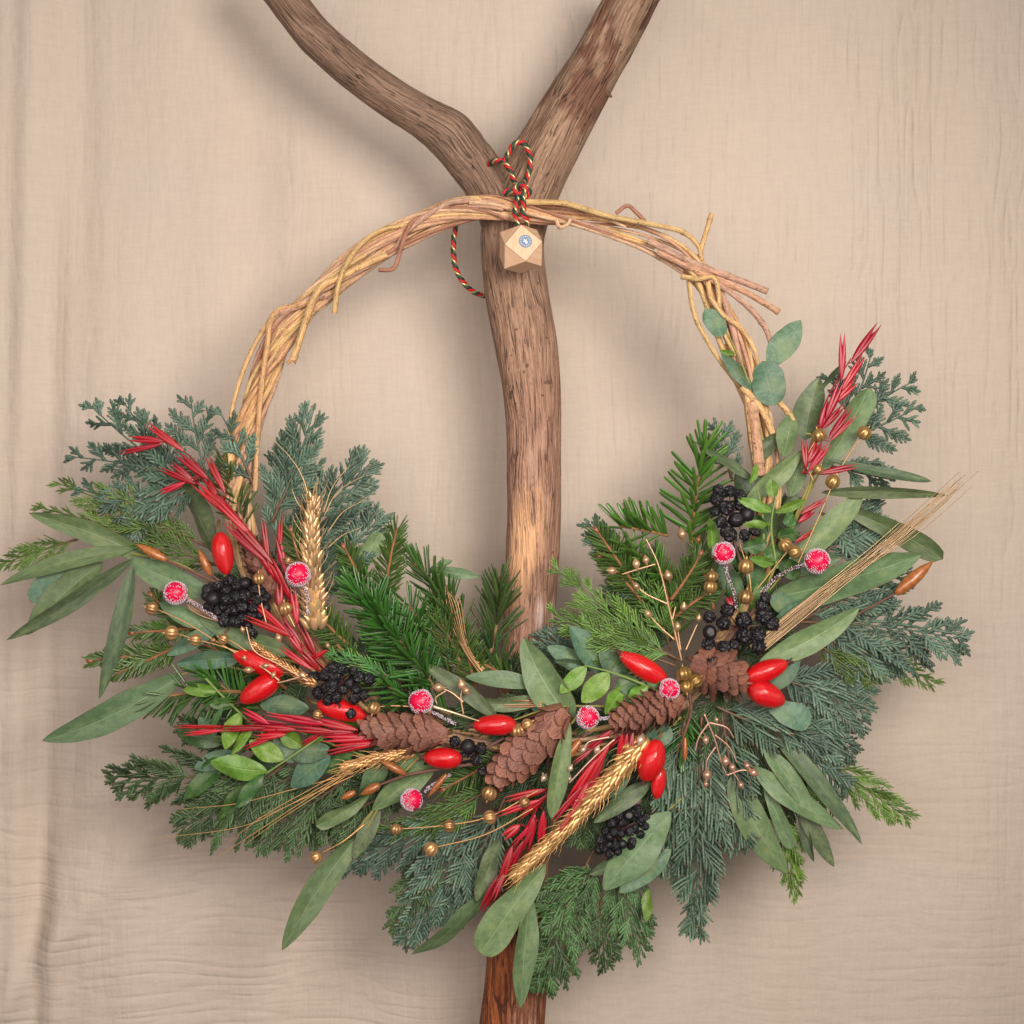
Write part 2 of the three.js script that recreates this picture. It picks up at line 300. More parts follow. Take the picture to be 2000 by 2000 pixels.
{
  thing('willow_hoop', 'round hoop of twisted tan willow withes bare along its upper half', 'hoop', [1000, 410, 0]);
  reseed(77);
  const tones = [[0.68, 0.4, 0.2], [0.72, 0.46, 0.22], [0.62, 0.36, 0.23], [0.55, 0.33, 0.24], [0.7, 0.46, 0.29], [0.66, 0.44, 0.2], [0.42, 0.2, 0.13]];
  const withe = (pts, r, tone, taper = 0.25) => {
    const G = new Geo(), ph = rnd() * 9, n = pts.length;
    let run = 0; const at = pts.map((p, i) => (run += i ? len(sub(p, pts[i - 1])) : 0));
    const node = (t) => { const d = (at[Math.round(t * (n - 1))] + ph * 30) % 95; return Math.exp(-Math.pow((d - 40) / 3.2, 2)); };
    G.tube(pts, (t) => r * (1 - taper * t) * (1 + 0.22 * node(t)), 7, (t, a) => { const k = 0.75 + 0.5 * noise3(t * n * 0.35, a * 1.2, ph) - 0.25 * node(t), g = noise3(t * n * 0.06, a, ph + 7); return [1.2 * tone[0] * k, 1.26 * tone[1] * k * (0.92 + 0.16 * g), 1.3 * tone[2] * k * (0.85 + 0.3 * g)]; }, { uv: 1, vscale: 1 / 150 });
    return G.mesh('withe', M.withe);
  };
  for (let i = 0; i < 34; i++) {
    const s0 = rr(0, 1), span = rr(0.4, 0.62), ph = i / 34 * 6.28 * 4.6, R = 5 + 19 * Math.sqrt((i + 0.5) / 34), tw = rr(9, 15) * (i % 5 ? 1 : 0.6), wob = rr(0, 9), pts = [];
    const start = i < 24 ? -0.1 + rr(-0.05, 0.08) : s0, m = 130;
    for (let k = 0; k <= m; k++) { const s = start + span * k / m; const q = R * (0.85 + 0.5 * noise2(s * 14 + wob, i)); pts.push(ringAt(s, q, ph + tw * s * 2.2)); }
    withe(pts, rr(3.3, 5.4), tones[i % 7]);
  }
  for (let i = 0; i < 7; i++) {                                 // the hidden lower half of the hoop
    const pts = []; for (let k = 0; k <= 90; k++) { const s = 0.45 + 0.6 * k / 90; pts.push(ringAt(s, 10 + 12 * (i % 2), i * 0.9 + s * 22)); }
    withe(pts, 6, tones[i % 7]);
  }
  // stray withes and cut ends
  const L = (pts, r, k, taper) => withe(curve(pts, 50), r, tones[k], taper);
  L([[540, 622, 40], [500, 690, 44], [470, 770, 42], [456, 850, 40], [460, 920, 38], [478, 985, 30]], 5, 1);
  L([[650, 575, 30], [600, 600, 46], [545, 620, 50], [530, 690, 52], [520, 760, 50], [512, 850, 46], [506, 960, 40]], 6.5, 0);
  L([[555, 617, 47], [600, 600, 44], [645, 580, 34]], 7.5, 3, 0);
  L([[660, 620, 52], [670, 560, 58], [705, 495, 56], [750, 460, 50], [805, 447, 40], [870, 430, 24]], 5.5, 5);
  L([[860, 412, 30], [830, 430, 40], [807, 447, 52], [790, 490, 56], [773, 534, 52], [745, 535, 40]], 4.6, 6, 0.1);
  L([[940, 398, 30], [880, 405, 40], [835, 432, 46], [800, 460, 44], [770, 500, 30]], 6, 3, 0.1);
  L([[580, 715, 56], [605, 640, 60], [632, 575, 58], [690, 540, 48], [760, 505, 44]], 7, 1, 0.1);
  L([[572, 716, 56], [580, 708, 62], [586, 712, 64]], 4, 0, 0.3);
  L([[545, 672, 36], [552, 652, 40], [566, 646, 40]], 3.6, 5, 0);
  L([[1018, 405, 44], [1100, 408, 46], [1180, 432, 50], [1270, 450, 52], [1330, 465, 50], [1358, 490, 44], [1366, 515, 36]], 6, 5);
  L([[1260, 478, 44], [1340, 520, 50], [1420, 550, 50], [1490, 577, 48]], 7, 3, 0.05);
  L([[1280, 500, 40], [1370, 545, 52], [1440, 575, 52], [1512, 617, 50]], 6.5, 2, 0.05);
  L([[1300, 510, 44], [1390, 560, 50], [1445, 600, 50], [1485, 645, 46], [1503, 690, 40]], 6, 3, 0.1);
  L([[1362, 500, 40], [1372, 465, 46], [1383, 428, 48]], 5.2, 1, 0.05);
  L([[1340, 555, 40], [1350, 620, 44], [1380, 680, 44], [1415, 730, 40], [1440, 760, 30]], 5, 5);
  L([[1325, 548, 46], [1355, 555, 58], [1385, 552, 58], [1395, 580, 54], [1400, 640, 50], [1430, 700, 44]], 5.5, 5);
  L([[1375, 560, 54], [1380, 590, 58], [1405, 625, 58], [1440, 650, 50], [1465, 690, 48], [1478, 740, 44]], 5.4, 1);
  L([[1440, 760, 50], [1475, 800, 54], [1500, 850, 50]], 7, 1, 0.1); L([[1470, 740, 40], [1500, 775, 46], [1530, 810, 46], [1545, 835, 40]], 6, 1, 0.05);
  L([[1458, 790, 50], [1464, 830, 54], [1470, 880, 52], [1476, 930, 44]], 11, 2, 0); L([[1450, 770, 48], [1456, 830, 50], [1466, 900, 46]], 6, 1, 0);
  L([[1200, 425, 36], [1222, 411, 40], [1240, 425, 40], [1256, 440, 36]], 4, 6, 0);
  L([[1085, 438, 40], [1092, 452, 40], [1106, 448, 44], [1112, 438, 46]], 4, 4, 0);
}

// ---------- the cord and the wooden bead ----------
{
  thing('hanging_cord', 'twisted red, green and gold cord knotted round the fork of the driftwood', 'cord', [1015, 375, 30]);
  const cols = [[0.55, 0.012, 0.02], [0.012, 0.05, 0.035], [0.62, 0.5, 0.25]], nm = ['red_strand', 'green_strand', 'gold_strand'];
  const mats = cols.map((c, i) => new THREE.MeshStandardMaterial({ color: new THREE.Color(...c), roughness: i === 2 ? 0.3 : 0.55, metalness: i === 2 ? 0.6 : 0, side: THREE.DoubleSide }));
  const out = [0, 1, 2].map(() => new Geo());
  const cord = (pts, n, pitch = 26, r = 3) => {
    const c = curve(pts, n); let A = [0, 0, 1], run = 0; const st = [[], [], []];
    for (let i = 0; i <= n; i++) {
      const T = norm(sub(c[Math.min(n, i + 1)], c[Math.max(0, i - 1)])); A = norm(sub(A, mul(T, dot(A, T)))); const B = cross(T, A); if (i) run += len(sub(c[i], c[i - 1]));
      for (let k = 0; k < 3; k++) { const a = run / pitch * 6.283 + k * 2.094; st[k].push(add(add(c[i], A, Math.cos(a) * r), B, Math.sin(a) * r)); }
    }
    for (let k = 0; k < 3; k++) out[k].tube(st[k], k === 2 ? 2.5 : 3.1, 6);
  };
  cord([[1016, 372, 42], [1005, 350, 6], [996, 325, 0], [984, 308, -4], [965, 303, -14], [945, 310, -60], [960, 330, -140]], 60);
  cord([[1014, 370, 42], [1028, 345, 6], [1036, 312, 0], [1032, 285, 0], [1018, 270, 2], [1003, 275, 0], [992, 292, -2], [984, 308, -3]], 60);
  cord([[1018, 374, 42], [1026, 368, 50], [1034, 378, 48], [1026, 388, 44], [1012, 386, 52], [1006, 374, 54], [1016, 366, 54], [1026, 374, 56], [1020, 386, 54], [1004, 380, 50], [990, 378, 46], [984, 382, 44]], 70, 30, 2.9);
  cord([[1012, 380, 48], [1008, 405, 54], [1006, 428, 54], [1012, 448, 58], [1016, 470, 60]], 40);
  cord([[1020, 380, 48], [1022, 405, 54], [1022, 425, 54], [1030, 440, 50], [1020, 456, 50]], 40);
  cord([[948, 340, -150], [915, 365, -110], [900, 384, -84], [890, 410, -60], [882, 450, -60], [882, 482, -60], [888, 512, -66], [908, 540, -80], [935, 553, -110], [980, 548, -150]], 90);
  out.forEach((g, k) => g.mesh(nm[k], mats[k]));
}
{
  thing('wooden_bead', 'faceted pale wooden bead with a small round blue sticker, hanging from the cord', 'bead', [1017, 487, 66]);
  const grain = dataTex(256, 256, (u, v) => { const n = noise2(u * 50, v * 7, 0, 51) * 0.5 + noise2(u * 110, v * 12, 0, 52) * 0.5; return mix3([0.85, 0.69, 0.55], [0.92, 0.79, 0.67], n); }, true);
  const mat = new THREE.MeshStandardMaterial({ map: grain, roughness: 0.55, side: THREE.DoubleSide });
  // a cube with its corners cut to the middle of the edges: six squares and eight triangles
  const a = 37, V = []; for (const s of [-1, 1]) for (const t of [-1, 1]) V.push([0, s * a, t * a], [s * a, 0, t * a], [s * a, t * a, 0]);
  const faces = []; for (const ax of [0, 1, 2]) for (const s of [-1, 1]) faces.push(V.filter((p) => p[ax] === s * a));
  for (const x of [-1, 1]) for (const y of [-1, 1]) for (const z of [-1, 1]) faces.push(V.filter((p) => Math.abs(p[0] * x + p[1] * y + p[2] * z - 2 * a) < 1));
  const turn = (p) => { let q = rot(p, [0, 0, 1], -0.12); q = rot(q, [0, 1, 0], 0.14); q = rot(q, [1, 0, 0], 0.14); return add([1017, 487, 66], q); };
  const G = new Geo();
  for (const f of faces) {
    const n = norm(f.reduce((s, p) => add(s, p), [0, 0, 0])), c = mul(f.reduce((s, p) => add(s, p), [0, 0, 0]), 1 / f.length), e = norm(sub(f[0], c)), g2 = cross(n, e);
    const o = f.map((p) => [p, Math.atan2(dot(sub(p, c), g2), dot(sub(p, c), e))]).sort((p, q) => q[1] - p[1]).map((p) => p[0]);
    const ids = o.map((p) => G.v(turn(add(c, sub(p, c), 0.985)), (dot(p, [0.7, 0.1, 0.7]) + 60) / 130, (p[1] + p[0] * 0.2 + 60) / 130));
    for (let i = 1; i < ids.length - 1; i++) G.i.push(ids[0], ids[i], ids[i + 1]);
  }
  G.mesh('facets', mat);
  const cv = document.createElement('canvas'); cv.width = cv.height = 256; const x = cv.getContext('2d');
  x.fillStyle = '#7189a3'; x.fillRect(0, 0, 256, 256); x.strokeStyle = x.fillStyle = '#e9eef4';
  for (let i = 0; i < 15; i++) { const t = i / 15 * 6.283; x.save(); x.translate(128 + 92 * Math.cos(t), 128 + 92 * Math.sin(t)); x.rotate(t); x.fillRect(-9, -10, 16 + (i % 3) * 3, 8); x.fillRect(-7, 3, 12, 5); x.restore(); }
  x.lineWidth = 13; x.beginPath(); x.moveTo(128, 70); x.lineTo(128, 186); x.moveTo(128, 128); x.lineTo(88, 108); x.moveTo(128, 140); x.lineTo(170, 112); x.moveTo(128, 164); x.lineTo(96, 168); x.moveTo(128, 166); x.lineTo(164, 160); x.stroke();
  x.beginPath(); x.ellipse(128, 132, 17, 42, 0.2, 0, 6.3); x.fill();
  const tex = new THREE.CanvasTexture(cv); tex.colorSpace = THREE.SRGBColorSpace;
  const K = new Geo(), c0 = turn([0, 0, a + 0.9]), ux = sub(turn([1, 0, 0]), turn([0, 0, 0])), uy = sub(turn([0, 1, 0]), turn([0, 0, 0])), cd = rot(ux, norm(cross(ux, uy)), -0.6), ce = rot(uy, norm(cross(ux, uy)), -0.6), m = K.v(add(add(c0, ux, 4), uy, -3), 0.5, 0.5);
  for (let i = 0; i < 32; i++) { const t = i / 32 * 6.283; K.v(add(add(add(add(c0, ux, 4), uy, -3), cd, Math.cos(t) * 13), ce, Math.sin(t) * 13), 0.5 + 0.5 * Math.cos(t), 0.5 - 0.5 * Math.sin(t)); }
  for (let i = 0; i < 32; i++) K.i.push(m, m + 1 + (i + 1) % 32, m + 1 + i);
  K.mesh('sticker', new THREE.MeshStandardMaterial({ map: tex, roughness: 0.4, side: THREE.DoubleSide }));
}

// ---------- builders for the plants and ornaments ----------
const P3 = (p, z) => [p[0], p[1], p[2] ?? z];
const shapes = {
  lance: (s) => Math.pow(s, 0.62) * Math.pow(1 - s, 0.78) / 0.386,
  long: (s) => Math.pow(s, 0.8) * Math.pow(1 - s, 0.62) / 0.375,
  oval: (s) => Math.pow(Math.sin(Math.PI * Math.pow(s, 0.95)), 0.72),
  round: (s) => Math.pow(Math.max(0, 1 - Math.pow(2 * s - 1, 2)), 0.5),
  blunt: (s) => Math.pow(s, 0.5) * Math.pow(Math.max(0, 1 - Math.pow(s, 5)), 0.5) / 0.88,
};
function leaf(a, b, w, o = {}, parent = cur.g) {
  const d = sub(b, a), l = len(d), side = norm([-d[1], d[0], 0]), mid = add(add(mul(add(a, b), 0.5), side, o.bend ?? 0), [0, 0, 1], o.arch ?? l * 0.07);
  const f = shapes[o.shape ?? 'lance'], ph = rnd() * 6.28, tint = (o.tint ?? 1) * rr(0.84, 1.14), hue = rr(-0.09, 0.07), roll = o.roll ?? rr(-0.6, 0.6), tw = o.twist ?? rr(-0.55, 0.55), cup = (o.cup ?? rr(0.06, 0.36)) * (rnd() < 0.3 ? -1 : 1), wav = rr(0.06, 0.2);
  const G = new Geo();
  G.sheet((u, v) => {
    const e = u * 2 - 1, c = bez(a, mid, b, v), c2 = bez(a, mid, b, Math.min(1, v + 0.02)), c1 = bez(a, mid, b, Math.max(0, v - 0.02)), T = norm(sub(c2, c1));
    let n = norm(sub([0, 0, 1], mul(T, T[2]))), sd = cross(T, n); const q = roll + tw * (v - 0.3); n = rot(n, T, q); sd = rot(sd, T, q);
    const h = w / 2 * f(v) * (1 + 0.04 * Math.sin(v * 9 + ph + e * 2) + 0.012 * Math.sin(v * 23 + ph * 2 + e));
    return add(add(c, sd, h * e * (1 - 0.25 * cup * e * e)), n, h * (cup * Math.pow(Math.abs(e), 1.4) + wav * Math.sin(v * 9 + ph + e * 1.2) * e) - (Math.abs(e) < 0.1 ? 0.5 : 0));
  }, 8, 20, [tint * (1 + hue), tint, tint * (1 - hue)]);
  return G.mesh('leaf', o.mat ?? M.euc, parent);
}
const euStem = [0.3, 0.27, 0.075];
function leafSprig(name, label, category, group, stems, leaves, z, base = {}) {
  const b = P3(stems[0]?.[0] ?? leaves[0][0], z);
  thing(name, label, category, b, group);
  if (stems.length) { const G = new Geo(); for (const s of stems) G.tube(curve(s.map((p) => P3(p, z)), 24), (t) => (base.r ?? 3) * (1 - 0.5 * t), 6, base.stem ?? euStem); G.mesh('stem', M.twig); }
  for (const [a, c, w, o] of leaves) {
    const lo = { ...base, ...o }, za = (lo.z ?? z) + (lo.za ?? 0);
    leaf(P3(a, za), P3(c, (lo.z ?? z) + (lo.zb ?? 6)), w, { ...lo, mat: M[lo.m ?? 'euc'] });
  }
}
const euc = (label, stems, leaves, z, base) => leafSprig('eucalyptus_sprig', label, 'eucalyptus sprig', 'eucalyptus sprigs in the wreath', stems, leaves, z, base);
const greens = (label, stems, leaves, z, base) => leafSprig('leafy_sprig', label, 'leafy sprig', 'small leaved green sprigs in the wreath', stems, leaves, z, { m: 'lime', shape: 'oval', r: 3, stem: [0.2, 0.3, 0.08], ...base });

// flattened sprays of scale leaves: stem, side branchlets, each with its own twigs
const cyStyle = {
  blue: { c: [0.07, 0.13, 0.092], tip: [0.13, 0.21, 0.15], r: 3.7, step: 10.5, tl: 27, ang: 0.78, ta: 0.75, blunt: 1, sp: 1.4 },
  bluedense: { c: [0.07, 0.13, 0.09], tip: [0.15, 0.225, 0.165], r: 3.4, step: 11, tl: 34, ang: 0.68, ta: 0.62, blunt: 1, sp: 1.2 },
  weep: { c: [0.072, 0.13, 0.085], tip: [0.16, 0.24, 0.17], r: 3.1, step: 14, tl: 52, ang: 0.62, ta: 0.52, blunt: 1, sp: 1.2 },
  dark: { c: [0.046, 0.090, 0.034], tip: [0.084, 0.146, 0.056], r: 3.1, sp: 1.05, step: 9, tl: 30, ang: 0.75, ta: 0.6, blunt: 1 },
  ley: { c: [0.077, 0.144, 0.027], tip: [0.169, 0.273, 0.058], r: 2.7, sp: 1.25, step: 12, tl: 30, ang: 0.5, ta: 0.5, blunt: 0 },
  lime: { c: [0.096, 0.192, 0.036], tip: [0.195, 0.351, 0.072], r: 2.8, sp: 1.15, step: 10, tl: 34, ang: 0.52, ta: 0.5, blunt: 0 },
};
function cypress(label, base, tip, bl, style = 'blue', o = {}) {
  const st = { ...cyStyle[style], ...o }, a = P3(base, 20), b = P3(tip, (base[2] ?? 20) + 6), d = sub(b, a), l = len(d), sd = norm([-d[1], d[0], 0]);
  thing('cypress_sprig', label, 'cypress sprig', a, 'cypress and cedar sprigs in the wreath');
  const m = add(add(mul(add(a, b), 0.5), sd, o.bend ?? rr(-0.08, 0.08) * l), [0, 0, 1], o.arch ?? 12);
  const main = []; for (let i = 0; i <= 30; i++) main.push(bez(a, m, b, i / 30));
  const roll = o.roll ?? rr(-0.3, 0.3);
  const twig = (G, p, dir, L, r, bendTo, shade) => {
    const n = Math.max(3, Math.round(L / 3.4)), pts = []; let q = p, dd = norm(dir);
    for (let i = 0; i <= n; i++) { pts.push(q); dd = norm(add(dd, bendTo, 0.5 / n)); q = add(q, dd, L / n); }
    const ph = rnd() * 9, fl = rr(0.62, 0.8), brown = rnd() < (o.brown ?? 0.3);
    G.tube(pts, (t) => r * (st.blunt ? 1 - 0.25 * t - 0.5 * Math.pow(t, 12) : 1 - 0.72 * t) * (1 + (Math.round(t * n) % 2 ? 0.24 : -0.2)), 5, (t, ang) => { const k = shade * (0.72 + 0.55 * hash(Math.round(t * n) + ph * 100, Math.round(ang * 2), 3)), w = Math.pow(t, 2); return mul(t > 0.84 && brown ? [0.14, 0.1, 0.06] : mix3(st.c, st.tip, w), k); }, { flat: fl });
  };
  const at = (t) => { const f = t * 30, i = Math.min(29, Math.floor(f)); return mix3(main[i], main[i + 1], f - i); };
  const S0 = new Geo(); S0.tube(main, (t) => (o.sr ?? 3.4) * (1 - 0.65 * t), 6, (t) => mix3([0.14, 0.075, 0.04], st.c, smooth(0.15, 0.55, t))); S0.mesh('stem', M.scaleLeaf);
  const count = Math.round(l / ((o.gap ?? 13) * (st.sp ?? 1))); let sg = rnd() < 0.5 ? 1 : -1;
  for (let i = 1; i <= count; i++) {
    const t = (i - 0.3 + rr(-0.25, 0.25)) / count; if (t < (o.from ?? 0.08) || t > 0.99 || rnd() < 0.06) continue;
    const p = at(t), T = norm(sub(at(Math.min(1, t + 0.03)), at(Math.max(0, t - 0.03)))); sg = -sg;
    const side = norm(rot(norm([-T[1], T[0], 0]), T, roll + rr(-0.25, 0.25)));
    const prof = Math.pow(1 - t, 0.75) * (0.55 + 0.45 * smooth(0, 0.25, t)) + 0.1, L = bl * prof * rr(0.62, 1.2) + 8, ang = st.ang * rr(0.8, 1.2);
    let dir = norm(add(add(mul(T, Math.cos(ang)), side, Math.sin(ang) * sg), [0, 0, 1], rr(-0.2, 0.25)));
    const G = new Geo(), bendTo = add(mul(T, 0.5), [0, 1, -0.1], o.droop ?? 0.12), shade = rr(0.65, 1.4);
    const n = Math.max(2, Math.round(L / st.step)), pts = []; let q = p, dd = dir;
    for (let k = 0; k <= n; k++) { pts.push([q, dd]); dd = norm(add(dd, bendTo, 0.6 / n)); q = add(q, dd, L / n); }
    G.tube(pts.map((x) => x[0]), (s) => st.r * (1 - 0.2 * s), 5, (s) => mul(st.c, shade * (0.75 + 0.4 * hash(Math.round(s * n), i))), { flat: 0.75 });
    for (let k = 1; k <= n; k++) {
      const [pp, pd] = pts[k], s = k / n, tl = st.tl * (1 - 0.72 * s) * rr(0.7, 1.15) * Math.min(1, L / 45) + 5, ps = norm(rot(norm([-pd[1], pd[0], 0]), pd, roll + rr(-0.5, 0.5)));
      if (k === n) twig(G, pp, pd, 9, st.r * 0.95, bendTo, shade);
      else for (const w of (k % 2 ? [1, -1] : [-1, 1]).slice(0, rnd() < 0.7 ? 2 : 1)) twig(G, pp, norm(add(add(mul(pd, Math.cos(st.ta)), ps, Math.sin(st.ta) * w), [0, 0, 1], rr(-0.12, 0.3))), tl, st.r * rr(0.82, 1), mul(bendTo, 0.7), shade * rr(0.85, 1.15));
    }
    G.mesh('branchlet', M.scaleLeaf);
  }
  const E = new Geo(), T = norm(sub(main[30], main[28])); twig(E, main[30], T, 14, st.r, mul(T, 0.1), 1.1); E.mesh('branchlet', M.scaleLeaf);
}

// fir and spruce sprigs: brown stem, needles set round it, a bud at the end
const needleT = template((G) => { G.tube([[0, 0, 0], [0, -0.12, 0.01], [0, -0.4, 0.035], [0, -0.75, 0.03], [0, -0.95, 0], [0, -1, -0.005]], (t) => [0.3, 0.42, 0.5, 0.5, 0.4, 0.14][Math.round(t * 5)], 6, (t, a) => { const k = 0.8 + 0.4 * t; return [k, k, k]; }, { flat: 0.5, side: [0, 0, 1] }); });
const fiStyle = {
  fir: { c: [0.07, 0.19, 0.026], L: 56, w: 6.6, up: 0.9, ang: 1.0, gap: 7, stem: [0.26, 0.14, 0.05] },
  firdark: { c: [0.046, 0.15, 0.026], L: 52, w: 6, up: 0.9, ang: 0.95, gap: 5.6, stem: [0.2, 0.12, 0.055] },
  spruce: { c: [0.075, 0.15, 0.03], L: 34, w: 3.7, up: 1.6, ang: 0.9, gap: 3.6, stem: [0.28, 0.12, 0.05] },
  olive: { c: [0.085, 0.14, 0.036], L: 50, w: 4.6, up: 1.3, ang: 0.9, gap: 4.6, stem: [0.26, 0.15, 0.08] },
};
function fir(label, base, tip, style = 'fir', o = {}) {
  const st = { ...fiStyle[style], ...o }, a = P3(base, 45), b = P3(tip, a[2] + 8), d = sub(b, a), l = len(d), sd = norm([-d[1], d[0], 0]);
  thing(style === 'spruce' || style === 'olive' ? 'spruce_sprig' : 'fir_sprig', label, style === 'spruce' || style === 'olive' ? 'spruce sprig' : 'fir sprig', a, 'needled sprigs in the wreath');
  const m = add(add(mul(add(a, b), 0.5), sd, o.bend ?? rr(-0.08, 0.08) * l), [0, 0, 1], o.arch ?? 6), at = (t) => bez(a, m, b, t), path = []; for (let i = 0; i <= 18; i++) path.push(at(i / 18));
  const G = new Geo(); G.tube(path, (t) => 4 * (1 - 0.45 * t), 7, (t, g) => mul(st.stem, 0.7 + 0.6 * hash(Math.round(t * 18), Math.round(g * 3)))); G.mesh('stem', M.twig);
  const N = Math.round(l / st.gap) * (style === 'spruce' ? 3 : 2), each = !o.mass, Q = new Geo();
  for (let i = 0; i < N; i++) {
    const t = 0.03 + 0.97 * (i + rnd() * 0.6) / N, p = at(t), T = norm(sub(at(Math.min(1, t + 0.02)), at(t - 0.02))), s0 = norm([-T[1], T[0], 0]), sg = i % 2 ? 1 : -1;
    let phi = sg * Math.PI / 2 + rr(-1, 1) * 0.5 * st.up; if (style !== 'spruce' && rnd() < 0.3) phi = rr(-0.7, 0.7); if (o.only && Math.sign(phi) !== o.only && rnd() < 0.75) phi = -phi;
    const rad = add(mul([0, 0, 1], Math.cos(phi)), s0, Math.sin(phi)), ang = lerp(st.ang, 0.3, Math.pow(t, 4)) * rr(0.8, 1.2);
    let dir = norm(add(mul(T, Math.cos(ang)), rad, Math.sin(ang))); if (o.lift) dir = norm(add(dir, [0, -1, 0], o.lift));
    const L = st.L * (style === 'spruce' ? 1.05 : 1.22) * rr(0.75, 1.12) * (0.75 + 0.25 * Math.sin(Math.PI * Math.min(1, t + 0.15))), k = rr(0.6, 1.25), y = rr(0.85, 1.2), x = cross(dir, add(rad, [0, 0, 1], 0.6)), w = st.w * rr(0.85, 1.1);
    const M4 = placed(add(p, rad, 2.5), x, dir, [w, L, w]);
    Q.copy(needleT, M4, [st.c[0] * k * y, st.c[1] * k, st.c[2] * k]);
    if (each) { Q.mesh('needle', M.needle); Q.p = []; Q.u = []; Q.c = []; Q.i = []; }
  }
  if (!each) Q.mesh('needles', M.needle, cur.g, true);
  if (o.bud !== 0) { const B = new Geo(), T = norm(sub(b, at(0.9))); B.tube([0, 0.3, 0.6, 0.85, 1].map((s) => add(b, T, s * 15)), (t) => [3.4, 5.6, 5, 3, 0.6][Math.round(t * 4)], 8, [0.3, 0.1, 0.045]); B.mesh('bud', M.bud); }
}

// dyed red oat: slim stalks and pointed spikelets of two ribbed husks
const huskT = template((G) => {
  for (const s of [0.16, -0.16, 0]) G.tube([0, 0.06, 0.18, 0.36, 0.55, 0.74, 0.9, 1].map((t) => [s * Math.sin(t * 1.7) * 0.55, -t * (s ? 1 : 0.8), s === 0 ? 0.06 : 0]), (t, a) => [0.05, 0.2, 0.36, 0.44, 0.38, 0.24, 0.1, 0.015][Math.round(t * 7)] * (s ? 0.27 : 0.2) * (1 + 0.06 * Math.cos(a * 6)), 12, (t, a) => { const k = 0.72 + 0.38 * Math.pow(Math.abs(Math.cos(a * 3)), 2) + 0.1 * t; return [k, k, k]; }, { flat: 0.55, side: [0, 0, 1] });
});
function oat(label, stalks, sp, z = 70, o = {}) {
  thing('red_oat', label, 'dyed oat', P3(stalks[0][0], z), 'dyed red oats in the wreath');
  const red = o.c ?? [0.36, 0.003, 0.018], G = new Geo();
  for (const s of stalks) G.tube(curve(s.map((p) => P3(p, z)), 26), (t) => 2.6 * (1 - 0.5 * t), 6, mul(red, 0.8));
  const seg = (p, q) => { const m = mul(add(p, q), 0.5); G.tube(curve([p, add(m, [0, 0, 1], 3), q], 8), 1.1, 5, mul(red, 0.9)); };
  const near = (p) => { let best = null, bd = 1e9; for (const s of stalks) for (const q of curve(s.map((r) => P3(r, z)), 20)) { const d2 = len(sub(q, p)); if (d2 < bd) { bd = d2; best = q; } } return bd < 70 ? best : null; };
  sp.forEach(([x0, y0, x1, y1, w], i) => { const a = [x0, y0, z + rr(0, 14)], n = near(a); if (n) seg(n, a); });
  G.mesh('stalk', M.oat);
  sp.forEach(([x0, y0, x1, y1, w]) => {
    const a = [x0, y0, z + rr(2, 16)], d = [x1 - x0, y1 - y0, rr(-8, 10)], L = len(d) * 1.02, k = rr(0.7, 1.35), Q = new Geo();
    const W = (w ?? 19) * 1.0 * rr(0.8, 1.15) / 0.42;
    Q.copy(huskT, placed(a, cross(d, [rr(-0.3, 0.3), rr(-0.3, 0.3), 1]), d, [W, L, W]), [red[0] * k, red[1] * k * rr(0.8, 3), red[2] * k * rr(0.6, 1.4)]);
    Q.mesh('spikelet', M.oat);
  });
}

// rose hip: glossy fruit with a dark crown at the flower end (p to q runs stalk to crown)
function hip(label, p, q, w, z = 92, o = {}) {
  const a = P3(p, z), b = P3(q, z + (o.dz ?? 0)), T = norm(sub(b, a)), L = len(sub(b, a)), tilt = o.c ?? [0.7, 0.004, 0.011];
  thing('rose_hip', label, 'rose hip', a, 'glossy red rose hips in the wreath');
  const G = new Geo(), ph = rnd() * 9, path = []; for (let i = 0; i <= 20; i++) path.push(add(a, T, L * i / 20));
  const prof = o.round ? (t) => Math.pow(Math.sin(Math.PI * (0.04 + 0.92 * t)), 0.6) : (t) => Math.pow(Math.max(0, 1 - Math.pow(Math.abs(t - 0.42) / (t < 0.42 ? 0.44 : 0.6), 2.1)), 0.62) * 0.98 + 0.02;
  G.tube(path, (t, g) => w / 2 * Math.max(0.1, prof(t)) * (1 + 0.035 * (noise3(Math.cos(g) * 1.5 + ph, Math.sin(g) * 1.5, t * 4) - 0.5) * 2), 24, (t, g) => { const n = noise3(Math.cos(g) + ph, Math.sin(g), t * 3); return [tilt[0] * (0.9 + 0.25 * n), tilt[1] * (0.6 + 3 * n * n), tilt[2] * (0.7 + 0.5 * n)]; });
  G.mesh('fruit', M.hip);
  if (o.crown !== 0) {
    const C = new Geo(); C.tube([0, 1, 2, 3].map((i) => add(b, T, -3 + i * 3.4)), (t) => 6.5 - 2 * t, 9, [0.07, 0.025, 0.018]);
    for (let i = 0; i < 5; i++) { const g = i * 1.257, A = norm([-T[1], T[0], 0]), B = cross(T, A), r = add(mul(A, Math.cos(g)), B, Math.sin(g)), s = add(add(b, T, 4), r, 3); C.tube([s, add(add(s, T, 5), r, 1.5), add(add(s, T, 9), r, 4)], (t) => 2 - 1.6 * t, 5, [0.09, 0.04, 0.025]); }
    C.mesh('crown', M.twig);
  }
  const K = new Geo(); K.tube(curve([a, add(a, T, -10), add(add(a, T, -24), [0, 0, 1], -20)], 8), 2.6, 6, [0.16, 0.1, 0.03]); K.mesh('stalk', M.twig);
}

